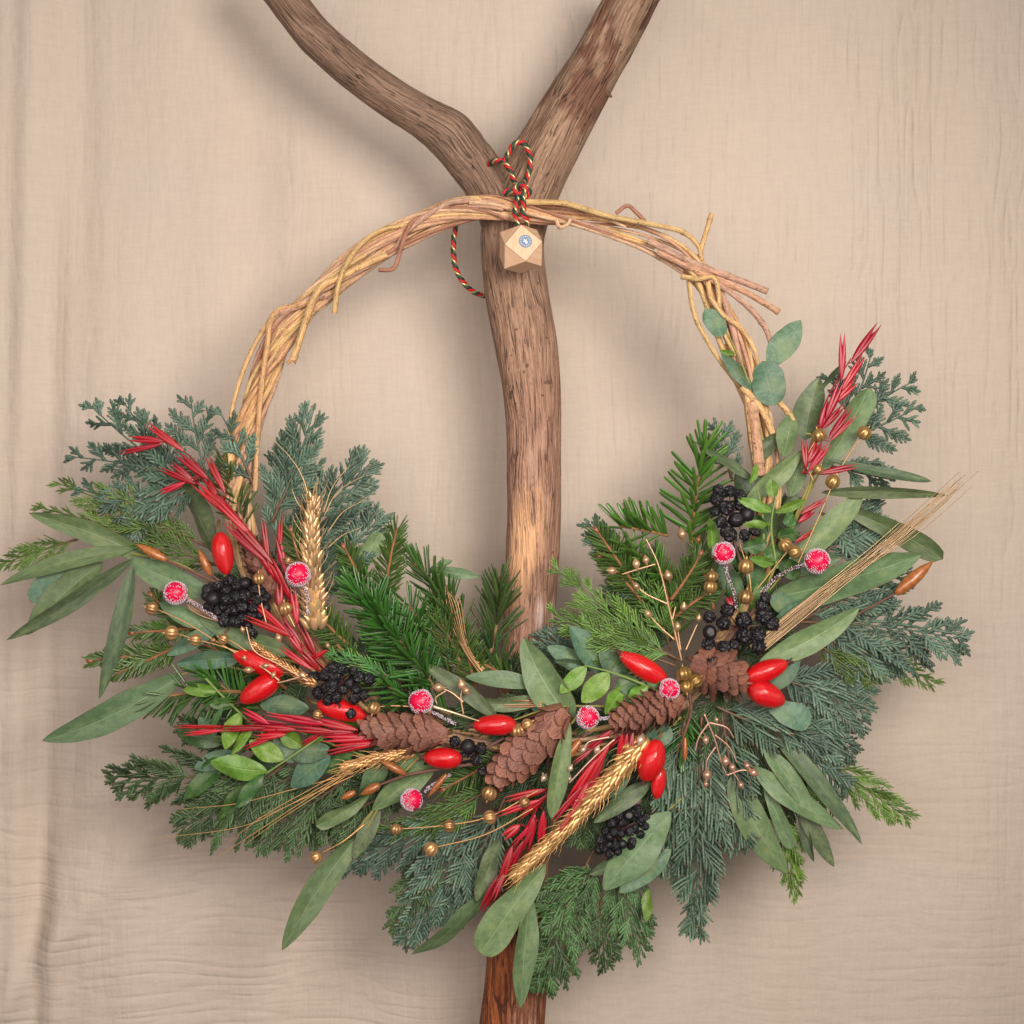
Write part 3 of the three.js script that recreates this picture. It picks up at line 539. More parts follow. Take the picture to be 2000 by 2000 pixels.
// berry templates: shrivelled and plump
const berryT = [0, 1, 2, 3].map((k) => {
  let g = new THREE.IcosahedronGeometry(1, 7); g.deleteAttribute('uv'); g.deleteAttribute('normal'); g = mergeVertices(g, 1e-4);
  const p = g.attributes.position, v = new THREE.Vector3();
  for (let i = 0; i < p.count; i++) {
    v.fromBufferAttribute(p, i).normalize();
    const n = 1 - Math.abs(noise3(v.x * 2.6 + k * 7 + 20, v.y * 2.6 + 20, v.z * 2.6 + 20) * 2 - 1), m = 1 - Math.abs(noise3(v.x * 5.5 + k * 5 + 20, v.y * 5.5 + 20, v.z * 5.5 + 20) * 2 - 1), w = k === 3 ? 0.12 : 1;
    const r = 1 - w * (0.34 * n * n * n + 0.14 * m * m) + 0.06 - 0.16 * Math.exp(-Math.pow((1 - v.z) * 9, 2));
    v.multiplyScalar(r); p.setXYZ(i, v.x, v.y, v.z);
  }
  g.computeVertexNormals(); return g;
});
function berries(label, stems, list, z = 85) {             // list of [x, y, r, dz]
  thing('black_berry_cluster', label, 'berry cluster', P3(stems[0][0], z - 30), 'clusters of black berries in the wreath');
  const G = new Geo(); for (const s of stems) G.tube(curve(s.map((p) => P3(p, z - 22)), 14), (t) => 3.2 - t, 6, [0.2, 0.1, 0.09]);
  for (const [x, y, r, dz] of list) { const c = stems[0][stems[0].length - 1]; G.tube(curve([[c[0], c[1], z - 20], [(x + c[0]) / 2, (y + c[1]) / 2, z - 12 + (dz ?? 0) / 2], [x, y, z + (dz ?? 0) - r * 0.5]], 6), 1.5, 5, [0.17, 0.08, 0.075]); }
  G.mesh('stem', M.twig);
  for (const [x, y, r, dz] of list) {
    const k = rnd() < 0.16 ? 3 : Math.floor(rnd() * 3), R = r * rr(0.95, 1.1);
    put('berry', berryT[k], M.berry, [x, y, z + (dz ?? 0)], [rr(-1, 1), rr(-1, 1), rr(-0.4, 0.4)], [rr(-1, 1), rr(-1, 1), rr(-1, 1)], [R, R * rr(0.88, 1), R]);
  }
}

// frosted berry pick: a red ball under grains of clear frost, on a frosted wire
const grainT = template((G) => { G.tube([[0, 0.9, 0], [0.1, 0, 0], [0, -0.9, 0.1]], (t) => [0.1, 0.85, 0.1][Math.round(t * 2)], 5); });
let ballT = new THREE.IcosahedronGeometry(1, 8); ballT.deleteAttribute('uv'); ballT.deleteAttribute('normal'); ballT = mergeVertices(ballT, 1e-4); ballT.computeVertexNormals();
function frosted(label, p, wire, z = 100, r = 20, o = {}) {
  r += rr(0, 3.5);
  const c = P3(p, z); thing('frosted_berry', label, 'frosted berry', c, 'frosted red berry picks in the wreath');
  const G = new Geo(), n = 420;
  put('ball', ballT, M.pick, c, [1, 0, 0], [0, 1, 0], [r, r, r]);
  const bare = o.bare ?? [0.1, -0.2, 1];
  for (let i = 0; i < n; i++) {
    const y = 1 - 2 * (i + 0.5) / n, a = i * 2.39996, s = Math.sqrt(1 - y * y), d = [s * Math.cos(a), y, s * Math.sin(a)], near = dot(d, norm(bare));
    if (near > 0.6 && rnd() < (o.sparse ?? 0.6)) continue; if (noise3(d[0] * 2.2 + p[0], d[1] * 2.2 + 9, d[2] * 2.2 + 9) < 0.3) continue;
    const g = rr(1.3, 2.5); G.copy(grainT, placed(add(c, d, r + 0.5), [rr(-1, 1), rr(-1, 1), 1], add(d, [rr(-0.6, 0.6), rr(-0.6, 0.6), rr(-0.6, 0.6)]), [g, g, g]));
  }
  if (wire) {
    const w = curve(wire.map((q) => P3(q, z - 10)), 40), W = new Geo(); W.tube(w, 2.4, 6, [0.1, 0.05, 0.06]); W.mesh('wire', M.twig);
    for (let i = 2; i < 40; i++) for (let j = 0; j < 5; j++) { const g = rr(1, 1.9); G.copy(grainT, placed(add(w[i], [rr(-1, 1), rr(-1, 1), rr(-1, 1)], 2.8), [1, rr(-1, 1), 0.4], [rr(-1, 1), 1, rr(-1, 1)], [g, g, g])); }
  }
  G.mesh('frost', M.frost, cur.g, true);
}

// cone: overlapping woody scales set in a spiral round a core (p is the stalk end, q the tip)
const scaleT = template((G) => {
  const f = (u, v, k) => { const e = u * 2 - 1, w = Math.pow(Math.sin(Math.PI * (0.12 + 0.8 * v)), 0.6) * 0.5, lip = smooth(0.75, 1, v); return [e * w * (1 + 0.08 * Math.sin(v * 9)), -v * (1 - 0.08 * e * e + 0.03 * Math.sin(e * 7)), 0.26 * v * v + 0.13 * (1 - e * e) * Math.sin(v * 3) + 0.1 * lip - k * (0.02 + 0.07 * (1 - Math.abs(e)) * (1 - v * 0.3))]; };
  G.sheet((u, v) => f(u, v, 0), 6, 6, (u, v) => { const k = v > 0.9 ? 1.3 : 0.95 + 0.1 * Math.sin(u * 9 + v * 3); return [k, k, k * 0.95]; }); G.sheet((u, v) => f(1 - u, v, 1), 6, 6, [0.6, 0.6, 0.6]);
});
function cone(label, p, q, w, z = 80, o = {}) {
  w *= 0.84;
  const a = P3(p, z), b = P3(q, z + (o.dz ?? 0)), L = len(sub(b, a)), T = norm(sub(b, a)), A = norm(sub([0, 0, 1], mul(T, T[2]))), B = cross(T, A), tone = o.tone ?? [0.95, 0.8, 0.75];
  thing('conifer_cone', label, 'cone', a, 'small brown cones in the wreath');
  const prof = (t) => Math.pow(Math.sin(Math.PI * (0.1 + 0.84 * Math.pow(t, o.pw ?? 0.85))), 0.62);
  const G = new Geo(), pts = []; for (let i = 0; i <= 12; i++) pts.push(add(a, T, L * (i / 12) * 0.94)); G.tube(pts, (t) => w * 0.36 * prof(t), 10, [0.12, 0.06, 0.045]); G.mesh('core', M.twig);
  const N = Math.round((o.n ?? 88) * 0.72);
  for (let i = 0; i < N; i++) {
    const t = (i + 0.5) / N, g = i * 2.39996, r = add(mul(A, Math.cos(g)), B, Math.sin(g)), R = w / 2 * prof(t), sz = w * lerp(0.48, 0.34, t) * rr(0.8, 1.18), open = o.open ?? 0.2;
    const y = norm(add(T, r, open + rr(-0.12, 0.18) + 0.25 * (0.3 - t)));
    const m = put('scale', scaleT, coneTones[Math.floor(rnd() * 4)], add(add(a, T, L * t * 0.95 - sz * 0.5), r, R * 0.74), add(cross(r, T), r, rr(-0.38, 0.38)), y, [sz * 1.05, sz * 1.02, sz]);
    m.userData.tone = 1;
  }
  const K = new Geo(); K.tube(curve([a, add(a, T, -12), add(add(a, T, -22), [0, 0, 1], -24)], 6), 4.5, 7, [0.2, 0.1, 0.06]); K.mesh('stalk', M.twig);
}

// gilded wheat ear: grains in rows, bristles (awns), straw
const wheatT = template((G) => { G.tube([0, 0.12, 0.35, 0.6, 0.82, 1].map((t) => [0, -t, 0.1 * Math.sin(t * 3)]), (t, a) => [0.09, 0.2, 0.25, 0.22, 0.12, 0.015][Math.round(t * 5)] * (1 + 0.14 * Math.max(0, Math.cos(a)) + 0.05 * Math.cos(a * 5)), 9, (t) => { const k = 0.8 + 0.35 * t; return [k, k, k]; }); });
const gold = [0.66, 0.4, 0.17], paleGold = [0.66, 0.46, 0.25];
function wheat(label, base, tip, w, z = 72, o = {}) {
  const a = P3(base, z), b = P3(tip, z + (o.dz ?? 6)), d = sub(b, a), L = len(d), sd = norm([-d[1], d[0], 0]), m = add(mul(add(a, b), 0.5), sd, o.bend ?? 6), c = o.c ?? gold;
  thing('wheat_ear', label, 'wheat ear', a, 'gilded wheat ears in the wreath');
  const at = (t) => bez(a, m, b, t), rows = Math.round(L / (o.gap ?? 13)), G = new Geo(), gl = o.grain ?? 30;
  G.tube([...(o.straw ? curve(o.straw.map((p) => P3(p, z - 12)), 16) : []), ...[0, 0.25, 0.5, 0.75, 1].map(at)], 2.6, 6, mul(c, 0.8)); G.mesh('straw', M.gold);
  const aw = new Geo();
  for (let i = 0; i < rows; i++) for (let j = 0; j < 5; j++) {
    const t = (i + (j % 2) * 0.5) / rows, p = at(t), T = norm(sub(at(Math.min(1, t + 0.05)), at(Math.max(0, t - 0.05)))), s0 = norm([-T[1], T[0], 0]), g = (j - 2) * 0.62 + (i % 2 ? 0.12 : -0.12), r = add(mul(s0, Math.sin(g)), [0, 0, 1], Math.cos(g));
    const ww = w * 0.2 * (1 - 0.3 * t), y = norm(add(T, r, lerp(o.open ?? 0.42, 0.25, t) * rr(0.7, 1.3))), q = add(p, r, ww), Q = new Geo(), k = rr(0.65, 1.3), s = gl * rr(0.85, 1.15) * (1 - 0.25 * t);
    Q.copy(wheatT, placed(q, cross(y, r), y, [s, s, s]), [c[0] * k, c[1] * k * rr(0.9, 1.08), c[2] * k]); Q.mesh('grain', M.gold);
    if (j !== 2 || i > rows - 4) { const e = add(q, y, s), al = (o.awn ?? 16) * rr(0.5, 1.4), e2 = add(e, norm(add(y, [rr(-0.3, 0.3), rr(-0.3, 0.3), rr(-0.2, 0.2)], 1)), al); aw.tube(curve([e, add(mul(add(e, e2), 0.5), r, al * 0.08), e2], 6), (u) => 1.1 - 0.8 * u, 4, c); }
  }
  for (const s of o.long ?? []) aw.tube(curve(s.map((p) => P3(p, z)), 16), (u) => 1.35 - 0.8 * u, 4, mul(c, 1.1));
  aw.mesh('awns', M.gold, cur.g, true);
}
function awns(label, name, category, list, z, r = 1.5, c = paleGold, group) {          // a sheaf of loose straws, each one its own part
  thing(name, label, category, P3(list[0][0], z), group);
  for (const s of list) { const G = new Geo(), k = rr(0.6, 1.25); G.tube(curve(s.map((p) => P3(p, z + rr(-5, 8))), 16), (t) => r * (1 - 0.65 * t) * 1.1, 5, [c[0] * k, c[1] * k * rr(0.92, 1.06), c[2] * k]); G.mesh('straw', M.gold); }
}

// gilded flax: ribbed round capsules on wiry stems
const flaxT = template((G) => { const n = 8; G.tube(Array.from({ length: 13 }, (_, i) => [0, -1.05 * Math.cos(Math.PI * i / 12) * -1, 0]), (t, a) => Math.max(0.02, Math.sin(Math.PI * t)) * (1 + 0.09 * Math.cos(a * n) * Math.sin(Math.PI * t)), 40, (t, a) => { const k = 0.85 + 0.2 * Math.cos(a * n); return [k, k, k]; }); G.tube([[0, -1, 0], [0, -1.25, 0], [0, -1.5, 0]], (t) => 0.2 * (1 - t * 0.8), 6); });
const dropT = template((G) => { G.tube(Array.from({ length: 11 }, (_, i) => [0, 1.3 - 2.6 * i / 10, 0]), (t) => [0.12, 0.22, 0.45, 0.72, 0.92, 1, 0.98, 0.85, 0.6, 0.3, 0.05][Math.round(t * 10)], 14); });
function flax(label, stems, caps, z = 98, o = {}) {
  thing(o.name ?? 'gold_flax', label, o.cat ?? 'gilded seed spray', P3(stems[0][0], z), o.group ?? 'gilded seed sprays in the wreath');
  const c = o.c ?? [0.58, 0.34, 0.15], G = new Geo();
  for (const s of stems) G.tube(curve(s.map((p) => P3(p, z - 4)), 22), (t) => (o.sr ?? 1.7) * (1 - 0.3 * t), 6, mul(c, 1.1)); G.mesh('stem', M.gold);
  for (const [x, y, r, ang] of caps) {
    const g = ang ?? rr(0, 6.28), R = (r ?? 12) * rr(0.94, 1.06), k = rr(0.8, 1.25), dir = [Math.cos(g), Math.sin(g), rr(-0.2, 0.6)], Q = new Geo();
    Q.copy(o.drop ? dropT : flaxT, placed([x, y, z + rr(-3, 6)], cross(dir, [0.2, 0.1, 1]), dir, o.drop ? [R * 0.8, R, R * 0.8] : [R, R * 0.95, R]), mul(c, k)); Q.mesh('seed_capsule', M.gold);
  }
}

// beech twig: brown stem and long pointed buds wrapped in small scales
const budT = template((G) => { G.tube(Array.from({ length: 13 }, (_, i) => [0, -i / 12, 0]), (t, a) => Math.max(0.004, [0.05, 0.085, 0.1, 0.115, 0.125, 0.128, 0.126, 0.118, 0.104, 0.085, 0.06, 0.032, 0.004][Math.round(t * 12)] * (1 + 0.12 * (((t * 7 + a / 6.283 * 2) % 1) - 0.5))), 14, (t, a) => { const f = (t * 7 + a / 6.283 * 2) % 1, k = 0.7 + 0.55 * f; return [k, k, k]; }); });
function buds(label, stems, list, z = 96) {
  thing('bud_twig', label, 'twig with buds', P3(stems[0][0], z), 'bud bearing twigs in the wreath');
  const G = new Geo(); for (const s of stems) G.tube(curve(s.map((p) => P3(p, z - 3)), 24), (t) => 3.6 - 1.4 * t, 7, (t, a) => { const k = 0.75 + 0.5 * hash(Math.round(t * 24), Math.round(a * 3)); return [0.15 * k, 0.07 * k, 0.055 * k]; }); G.mesh('stem', M.twig);
  for (const [x0, y0, x1, y1, w] of list) { const d = [x1 - x0, y1 - y0, 4], L = len(d), Q = new Geo(), k = rr(0.8, 1.25), W = (w ?? 16) / 0.256; Q.copy(budT, placed([x0, y0, z], cross(d, [0, 0, 1]), d, [W, L, W]), [0.36 * k, 0.125 * k, 0.035 * k]); Q.mesh('bud', M.bud); }
}

// ---------- the wreath's greenery, from the back forward ----------
reseed(2024);
// cypress and cedar
cypress('blue green cypress sprig reaching farthest out and up at nine o\'clock, over the bare cloth', [425, 985, 8], [176, 792, 8], 118, 'blue', { bend: -14, droop: -0.05, gap: 17 });
cypress('blue green cypress sprig pointing straight up beside the red oat tip at nine o\'clock', [405, 985, 6], [240, 783, 4], 80, 'blue', { droop: -0.1, gap: 16 });
cypress('flat cypress sprig growing up between the red oat and the stray outer withe', [425, 985, 4], [374, 786, 4], 92, 'blue', { droop: -0.05, gap: 17 });
cypress('open cypress sprig whose tip points sideways under the topmost husk of the red oat', [400, 940, 10], [138, 892, 6], 62, 'blue', { bend: 12, droop: 0.02, gap: 15 });
cypress('dense blue grey cypress tuft above the ends of the eucalyptus leaves at nine o\'clock', [400, 930, 22], [252, 1046, 24], 88, 'bluedense', { gap: 10, bend: 26 });
cypress('short blue grey cypress spray peeping out under the open nine o\'clock sprig', [350, 985, 18], [155, 955, 12], 62, 'blue', { gap: 12 });
cypress('curled cypress spray crossing in front of the lower willow withes', [500, 960, 36], [432, 806, 44], 60, 'blue', { droop: 0, gap: 14 });
cypress('upright cypress sprig inside the hoop with its tip beside the bare withes', [530, 1020, 18], [612, 800, 14], 96, 'bluedense', { bend: 14, droop: -0.1, gap: 11 });
cypress('broad dense cypress sprig behind the awns of the upright wheat ear', [560, 1100, 14], [722, 905, 10], 120, 'bluedense', { droop: -0.06, gap: 9 });
cypress('cypress sprig lying behind the upright wheat ear and above the spruce', [570, 1180, 12], [742, 1008, 8], 110, 'bluedense', { droop: -0.02, gap: 9 });
cypress('cypress sprig behind the wheat ear, half hidden between hoop and ear', [540, 1080, 10], [560, 850, 8], 80, 'bluedense', { gap: 10 });
cypress('yellow green cedar sprig feathering out above the long eucalyptus leaves', [420, 1075, 14], [112, 944, 8], 90, 'ley', { bend: 10, gap: 11 });
cypress('thin yellow green cedar sprig just above the uppermost long eucalyptus leaf', [330, 1070, 12], [72, 990, 8], 44, 'ley', { bend: 8, gap: 12 });
cypress('small yellow green cedar tip far out beyond the eucalyptus leaves', [190, 1042, 10], [4, 1101, 4], 62, 'ley', { gap: 9, from: 0.25 });
cypress('olive cedar spray under the dense blue tuft, running in behind the bud twig', [440, 1110, 26], [245, 1020, 24], 70, 'ley', { gap: 10, c: [0.06, 0.12, 0.022] });
cypress('dark green cedar sprig with its flat tip alone on the cloth at eight o\'clock', [470, 1510, 16], [214, 1518, 8], 105, 'dark', { bend: -8, gap: 12, droop: 0.2 });
cypress('dark green cedar sprig drooping under the large lime leaf', [560, 1490, 18], [345, 1622, 12], 118, 'dark', { gap: 11, droop: 0.4 });
cypress('dark cedar sprig hanging under the awns of the wheat ear lying at seven o\'clock', [690, 1510, 16], [500, 1650, 10], 110, 'dark', { gap: 10, droop: 0.4 });
cypress('dark cedar sprig in deep shade behind the lime leaves', [620, 1500, 8], [400, 1560, 6], 110, 'dark', { gap: 9, droop: 0.3 });
cypress('small dark cedar spray under the blunt eucalyptus leaf at seven o\'clock', [740, 1560, 14], [608, 1640, 12], 70, 'dark', { gap: 9, droop: 0.3 });
cypress('deep green cedar backing sprig behind the small leaves at eight o\'clock', [560, 1440, 4], [350, 1430, 2], 90, 'dark', { gap: 9 });
cypress('bright green cedar sprig under the frosted berry with the dark frosted face', [980, 1530, 34], [712, 1640, 30], 70, 'ley', { gap: 10, bend: -16, c: [0.055, 0.13, 0.028] });
cypress('blue green cypress sprig hanging lowest among the gold seeds at seven o\'clock', [930, 1560, 20], [789, 1838, 12], 120, 'bluedense', { gap: 9, droop: 0.3, bend: -20 });
cypress('blue green cypress sprig hanging beside the tip of the long red oat', [985, 1560, 22], [864, 1802, 14], 92, 'weep', { gap: 8, droop: 0.3, bend: -10 });
cypress('grey green cypress spray spreading outward under the lone gold seed', [900, 1590, 18], [655, 1690, 14], 95, 'bluedense', { gap: 9, droop: 0.35 });
cypress('brownish tipped cypress spray along the outer edge of the hanging blue sprigs', [860, 1640, 10], [765, 1812, 8], 60, 'dark', { gap: 9, droop: 0.2 });
cypress('green cedar sprig hanging in front of the foot of the driftwood', [1160, 1660, 20], [1062, 1932, 14], 120, 'dark', { gap: 10, droop: 0.3, c: [0.07, 0.15, 0.055] });
cypress('green cedar sprig fanning across the driftwood below the lowest black berries', [1190, 1670, 26], [1042, 1800, 20], 100, 'dark', { gap: 9, droop: 0.3, c: [0.06, 0.14, 0.045] });
cypress('green cedar sprig hanging by itself under the paired eucalyptus leaves', [1200, 1680, 16], [1256, 1862, 10], 84, 'dark', { gap: 10, droop: 0.35, c: [0.07, 0.15, 0.055] });
cypress('thin green cedar tip drooping between the two hanging cedar sprigs', [1170, 1720, 14], [1182, 1890, 8], 70, 'dark', { gap: 12, droop: 0.3 });
cypress('long weeping cypress sprig hanging lowest at five o\'clock', [1370, 1400, 40], [1362, 1826, 20], 125, 'weep', { gap: 8, droop: 0.5, bend: 6, arch: 26 });
cypress('weeping cypress sprig falling over the split rose hip', [1330, 1400, 44], [1302, 1700, 30], 95, 'weep', { gap: 9, droop: 0.5 });
cypress('weeping cypress sprig falling beside the pink gold seed spray', [1410, 1400, 38], [1440, 1660, 30], 110, 'weep', { gap: 8, droop: 0.5 });
cypress('dark green weeping cypress running out below the knobbly cone', [1400, 1380, 42], [1560, 1440, 40], 80, 'weep', { gap: 9, droop: 0.35 });
cypress('dense blue green cypress fan beyond the two upper rose hips at four o\'clock', [1500, 1320, 18], [1692, 1392, 14], 135, 'bluedense', { gap: 7, droop: 0.25, roll: 0.2 });
cypress('dense cypress fan drooping below the four o\'clock hips toward the long leaves', [1500, 1370, 22], [1664, 1470, 16], 105, 'bluedense', { gap: 7, droop: 0.35 });
cypress('cypress sprig hanging over the ends of the eucalyptus leaves at four o\'clock', [1530, 1420, 26], [1648, 1545, 18], 76, 'bluedense', { gap: 8, droop: 0.35 });
cypress('big blue green cypress sprig pointing farthest out at three o\'clock', [1560, 1215, 12], [1880, 1250, 6], 140, 'blue', { gap: 9, droop: 0.14, bend: -18 });
cypress('blue green cypress sprig behind the stem of the lone orange bud', [1570, 1210, 6], [1772, 1120, 2], 105, 'bluedense', { gap: 9 });
cypress('blue green cypress mass under the gold barley straws', [1600, 1240, 10], [1742, 1290, 6], 100, 'bluedense', { gap: 8, droop: 0.3 });
cypress('yellow green cedar twigs hanging under the three o\'clock cypress', [1600, 1260, 4], [1825, 1332, 2], 80, 'ley', { gap: 12, droop: 0.35 });
cypress('yellow green cedar tips hanging just beyond the upper hip tips', [1590, 1255, 16], [1704, 1330, 10], 60, 'ley', { gap: 11, droop: 0.35 });
cypress('bright cedar sprig with thin fingers poking out lowest at four o\'clock', [1600, 1480, 10], [1770, 1596, 6], 96, 'lime', { gap: 12, droop: 0.15, c: [0.1, 0.19, 0.035] });
cypress('bright cedar tip between two long eucalyptus leaves at four o\'clock', [1500, 1440, 18], [1640, 1585, 16], 56, 'lime', { gap: 10 });
cypress('bright cedar sprig hanging down behind the eucalyptus leaves at four o\'clock', [1530, 1570, 14], [1556, 1746, 10], 66, 'lime', { gap: 11, droop: 0.25, c: [0.1, 0.19, 0.03] });
cypress('blue green cypress sprig behind the red oat with its star shaped tip on the cloth', [1640, 850, 10], [1702, 694, 6], 72, 'blue', { gap: 15, droop: -0.1 });
cypress('cypress sprig spreading sideways below the red oat tip at two o\'clock', [1640, 830, 8], [1782, 746, 4], 66, 'blue', { gap: 15 });
cypress('cypress sprig next to the outermost gold seed at two o\'clock', [1650, 860, 8], [1792, 796, 4], 66, 'blue', { gap: 14, droop: 0.1 });
cypress('small cypress spray between the dark curled leaf and the red oat', [1660, 800, 4], [1614, 738, 2], 34, 'blue', { gap: 11 });
cypress('cypress fronds combed downward under the two slim dark leaves', [1620, 910, 8], [1738, 936, 6], 70, 'blue', { gap: 11, droop: 0.6 });
cypress('blue grey cypress mass behind the barley awns at two o\'clock', [1590, 1090, 6], [1712, 1010, 6], 115, 'bluedense', { gap: 8 });
cypress('blue grey cypress tips beside the curving eucalyptus leaf at two o\'clock', [1600, 1000, 6], [1690, 1070, 8], 90, 'bluedense', { gap: 9, droop: 0.2 });
cypress('cypress tip peeping out behind the tall fir sprig', [1430, 940, 4], [1398, 828, 4], 60, 'blue', { gap: 12 });
cypress('cypress spray behind the brown budded spruce tip inside the hoop', [1230, 1100, 6], [1150, 1022, 6], 50, 'blue', { gap: 10 });
cypress('cypress spray in shade under the gold seed stalks inside the hoop', [1330, 1180, 10], [1215, 1080, 12], 84, 'bluedense', { gap: 8 });
cypress('bright yellow green cedar sprig overlapping the driftwood inside the hoop', [1320, 1290, 50], [1086, 1110, 44], 82, 'lime', { gap: 11, bend: -12, from: 0.1 });
cypress('bright cedar sprig pointing at the white scars on the driftwood', [1320, 1300, 58], [1078, 1196, 52], 92, 'lime', { gap: 10, bend: -10 });
cypress('light green cedar spray above the upper hip at five o\'clock', [1330, 1290, 64], [1180, 1230, 60], 66, 'lime', { gap: 9, droop: 0.25, c: [0.085, 0.18, 0.05] });
cypress('bright cedar spray rising between spruce tips inside the hoop', [1310, 1270, 44], [1250, 1120, 44], 56, 'lime', { gap: 11, c: [0.07, 0.16, 0.03] });
cypress('soft green cedar tip above the black berries at seven o\'clock', [790, 1330, 58], [648, 1276, 60], 46, 'lime', { gap: 9, c: [0.05, 0.17, 0.045] });
cypress('bluish green cedar spray in the dark between fir and eucalyptus at six o\'clock', [910, 1320, 40], [806, 1240, 42], 60, 'lime', { gap: 9, c: [0.035, 0.13, 0.045] });
cypress('cypress tuft at the foot of the white driftwood scars', [1130, 1290, 6], [1062, 1240, 6], 60, 'bluedense', { gap: 9 });
cypress('dark cedar backing behind the cones at six o\'clock', [1120, 1440, 6], [900, 1520, 6], 110, 'dark', { gap: 9, droop: 0.3 });
cypress('dark cedar backing between the two wheat ears at six o\'clock', [1180, 1440, 6], [1130, 1640, 6], 110, 'dark', { gap: 9, droop: 0.2 });
cypress('dark cedar backing behind the black berries at eight o\'clock', [620, 1400, 2], [420, 1260, 2], 110, 'dark', { gap: 9 });
cypress('dark cedar backing behind the black berries at three o\'clock', [1400, 1380, 2], [1520, 1150, 2], 110, 'dark', { gap: 9 });
cypress('dark cedar backing under the leafy sprigs at three o\'clock', [1420, 1240, 2], [1540, 980, 2], 110, 'dark', { gap: 9 });
cypress('dark cedar backing under the fir at seven o\'clock', [860, 1400, 2], [640, 1260, 2], 110, 'dark', { gap: 9 });

cypress('dark cedar backing under the knobbly cone and the bare twig at five o\'clock', [1440, 1320, 0], [1300, 1440, 0], 130, 'dark', { gap: 8, from: 0 });
cypress('dark cedar backing behind the large hanging hip', [1340, 1420, 4], [1260, 1600, 4], 110, 'dark', { gap: 8, from: 0, droop: 0.3 });
cypress('dark cedar backing behind the lowest black berries', [1250, 1500, 2], [1240, 1720, 2], 120, 'dark', { gap: 8, from: 0, droop: 0.3 });
cypress('dark cedar backing behind the frosted berry and the narrow cone', [1240, 1400, 2], [1080, 1460, 2], 120, 'dark', { gap: 8, from: 0 });
cypress('dark cedar backing behind the bud twig at seven o\'clock', [860, 1460, 2], [700, 1560, 2], 110, 'dark', { gap: 8, from: 0, droop: 0.3 });
cypress('dark cedar backing behind the two hips at eight o\'clock', [600, 1330, 4], [420, 1340, 4], 120, 'dark', { gap: 8, from: 0 });
cypress('dark cedar backing behind the hanging red oat at six o\'clock', [1060, 1480, 2], [1000, 1640, 2], 110, 'dark', { gap: 8, from: 0, droop: 0.3 });
cypress('dark cedar backing behind the dark half hidden cone at nine o\'clock', [560, 1220, 4], [450, 1060, 4], 100, 'dark', { gap: 8, from: 0 });

// fir and spruce
const MS = { mass: 1 };
fir('large glossy green fir sprig standing tallest inside the hoop by the black berries', [1350, 1062, 40], [1378, 868, 40], 'fir', { bend: -8, L: 62, w: 8.6, bud: 1 });
fir('glossy fir sprig with upturned needles pointing toward the driftwood', [1305, 1046, 44], [1210, 1028, 44], 'fir', { only: 1, L: 60, w: 8.4, lift: 0.35, bud: 0 });
fir('glossy dark fir sprig sweeping up from the frosted berry at seven o\'clock', [852, 1348, 62], [690, 1150, 56], 'firdark', { bend: 12, L: 60, w: 7, bud: 0, gap: 3.6 });
fir('glossy fir sprig lying flat over the black berries at seven o\'clock', [880, 1395, 56], [720, 1315, 58], 'firdark', { bend: -14, L: 54, w: 6.6, bud: 0 });
fir('upright glossy fir sprig behind the dark one at seven o\'clock', [780, 1300, 50], [726, 1150, 48], 'firdark', { L: 54, w: 6.6, bud: 0 });
fir('olive spruce sprig with upright needles standing against the cloth inside the hoop', [752, 1176, 30], [776, 1030, 28], 'spruce', { L: 40, w: 4, bud: 0, ...MS });
fir('green fir sprig with long upturned needles over the bare cloth inside the hoop', [905, 1240, 30], [816, 1105, 30], 'olive', { L: 62, w: 6, lift: 0.5, c: [0.05, 0.12, 0.025] });
fir('thin needled olive sprig crossing the driftwood', [958, 1275, 34], [976, 1140, 36], 'olive', { L: 64, w: 6, lift: 0.35, c: [0.055, 0.105, 0.03] });
fir('olive sprig with bare reddish stem leaning behind the long upturned needles', [880, 1330, 26], [858, 1165, 24], 'olive', { L: 58, w: 4.6, lift: 0.4, bud: 0 });
fir('spruce sprig with a long brown stem beside the upright wheat ear', [680, 1258, 54], [604, 1180, 54], 'spruce', { L: 44, w: 3.6, ...MS });
fir('spruce tip with brown stem between the wheat ear and the blunt leaf inside the hoop', [712, 1150, 40], [674, 1072, 40], 'spruce', { L: 40, w: 4, ...MS });
fir('fine needled spruce sprig at six o\'clock above the eucalyptus leaves', [1010, 1330, 30], [900, 1275, 30], 'spruce', { L: 40, ...MS });
fir('spruce tip above the frosted berry at ten o\'clock and beside the red husks', [590, 1110, 60], [570, 1040, 60], 'spruce', { L: 40, w: 4.2, ...MS });
fir('dark spruce sprig behind the red oat beside the bare withes', [480, 1030, 34], [440, 900, 30], 'olive', { L: 46, w: 4.4, ...MS });
fir('spruce sprig behind the hanging slim eucalyptus leaf at eight o\'clock', [350, 1275, 30], [180, 1290, 26], 'spruce', { L: 32, w: 4.2, ...MS });
fir('spruce sprig with brown stem in front of the hanging slim leaf at eight o\'clock', [345, 1262, 34], [222, 1318, 32], 'spruce', { L: 30, w: 4, bud: 0, ...MS });
fir('spruce tip between two gold seeds on the outer edge at eight o\'clock', [400, 1225, 26], [262, 1236, 24], 'spruce', { L: 30, w: 4, ...MS });
fir('small dark spruce tip under the outermost frosted berry', [350, 1210, 24], [298, 1165, 22], 'spruce', { L: 30, w: 4, ...MS });
fir('fir sprig with bare undersides spread over the large eight o\'clock eucalyptus leaf', [480, 1352, 46], [300, 1366, 42], 'fir', { only: -1, L: 56, w: 5.2, c: [0.05, 0.12, 0.028] });
fir('dark fir sprig under the two hips at eight o\'clock', [520, 1390, 40], [395, 1310, 40], 'firdark', { L: 50, w: 6 });
fir('dark spruce backing between the hips and the flax at eight o\'clock', [560, 1345, 24], [400, 1260, 22], 'spruce', { L: 40, ...MS });
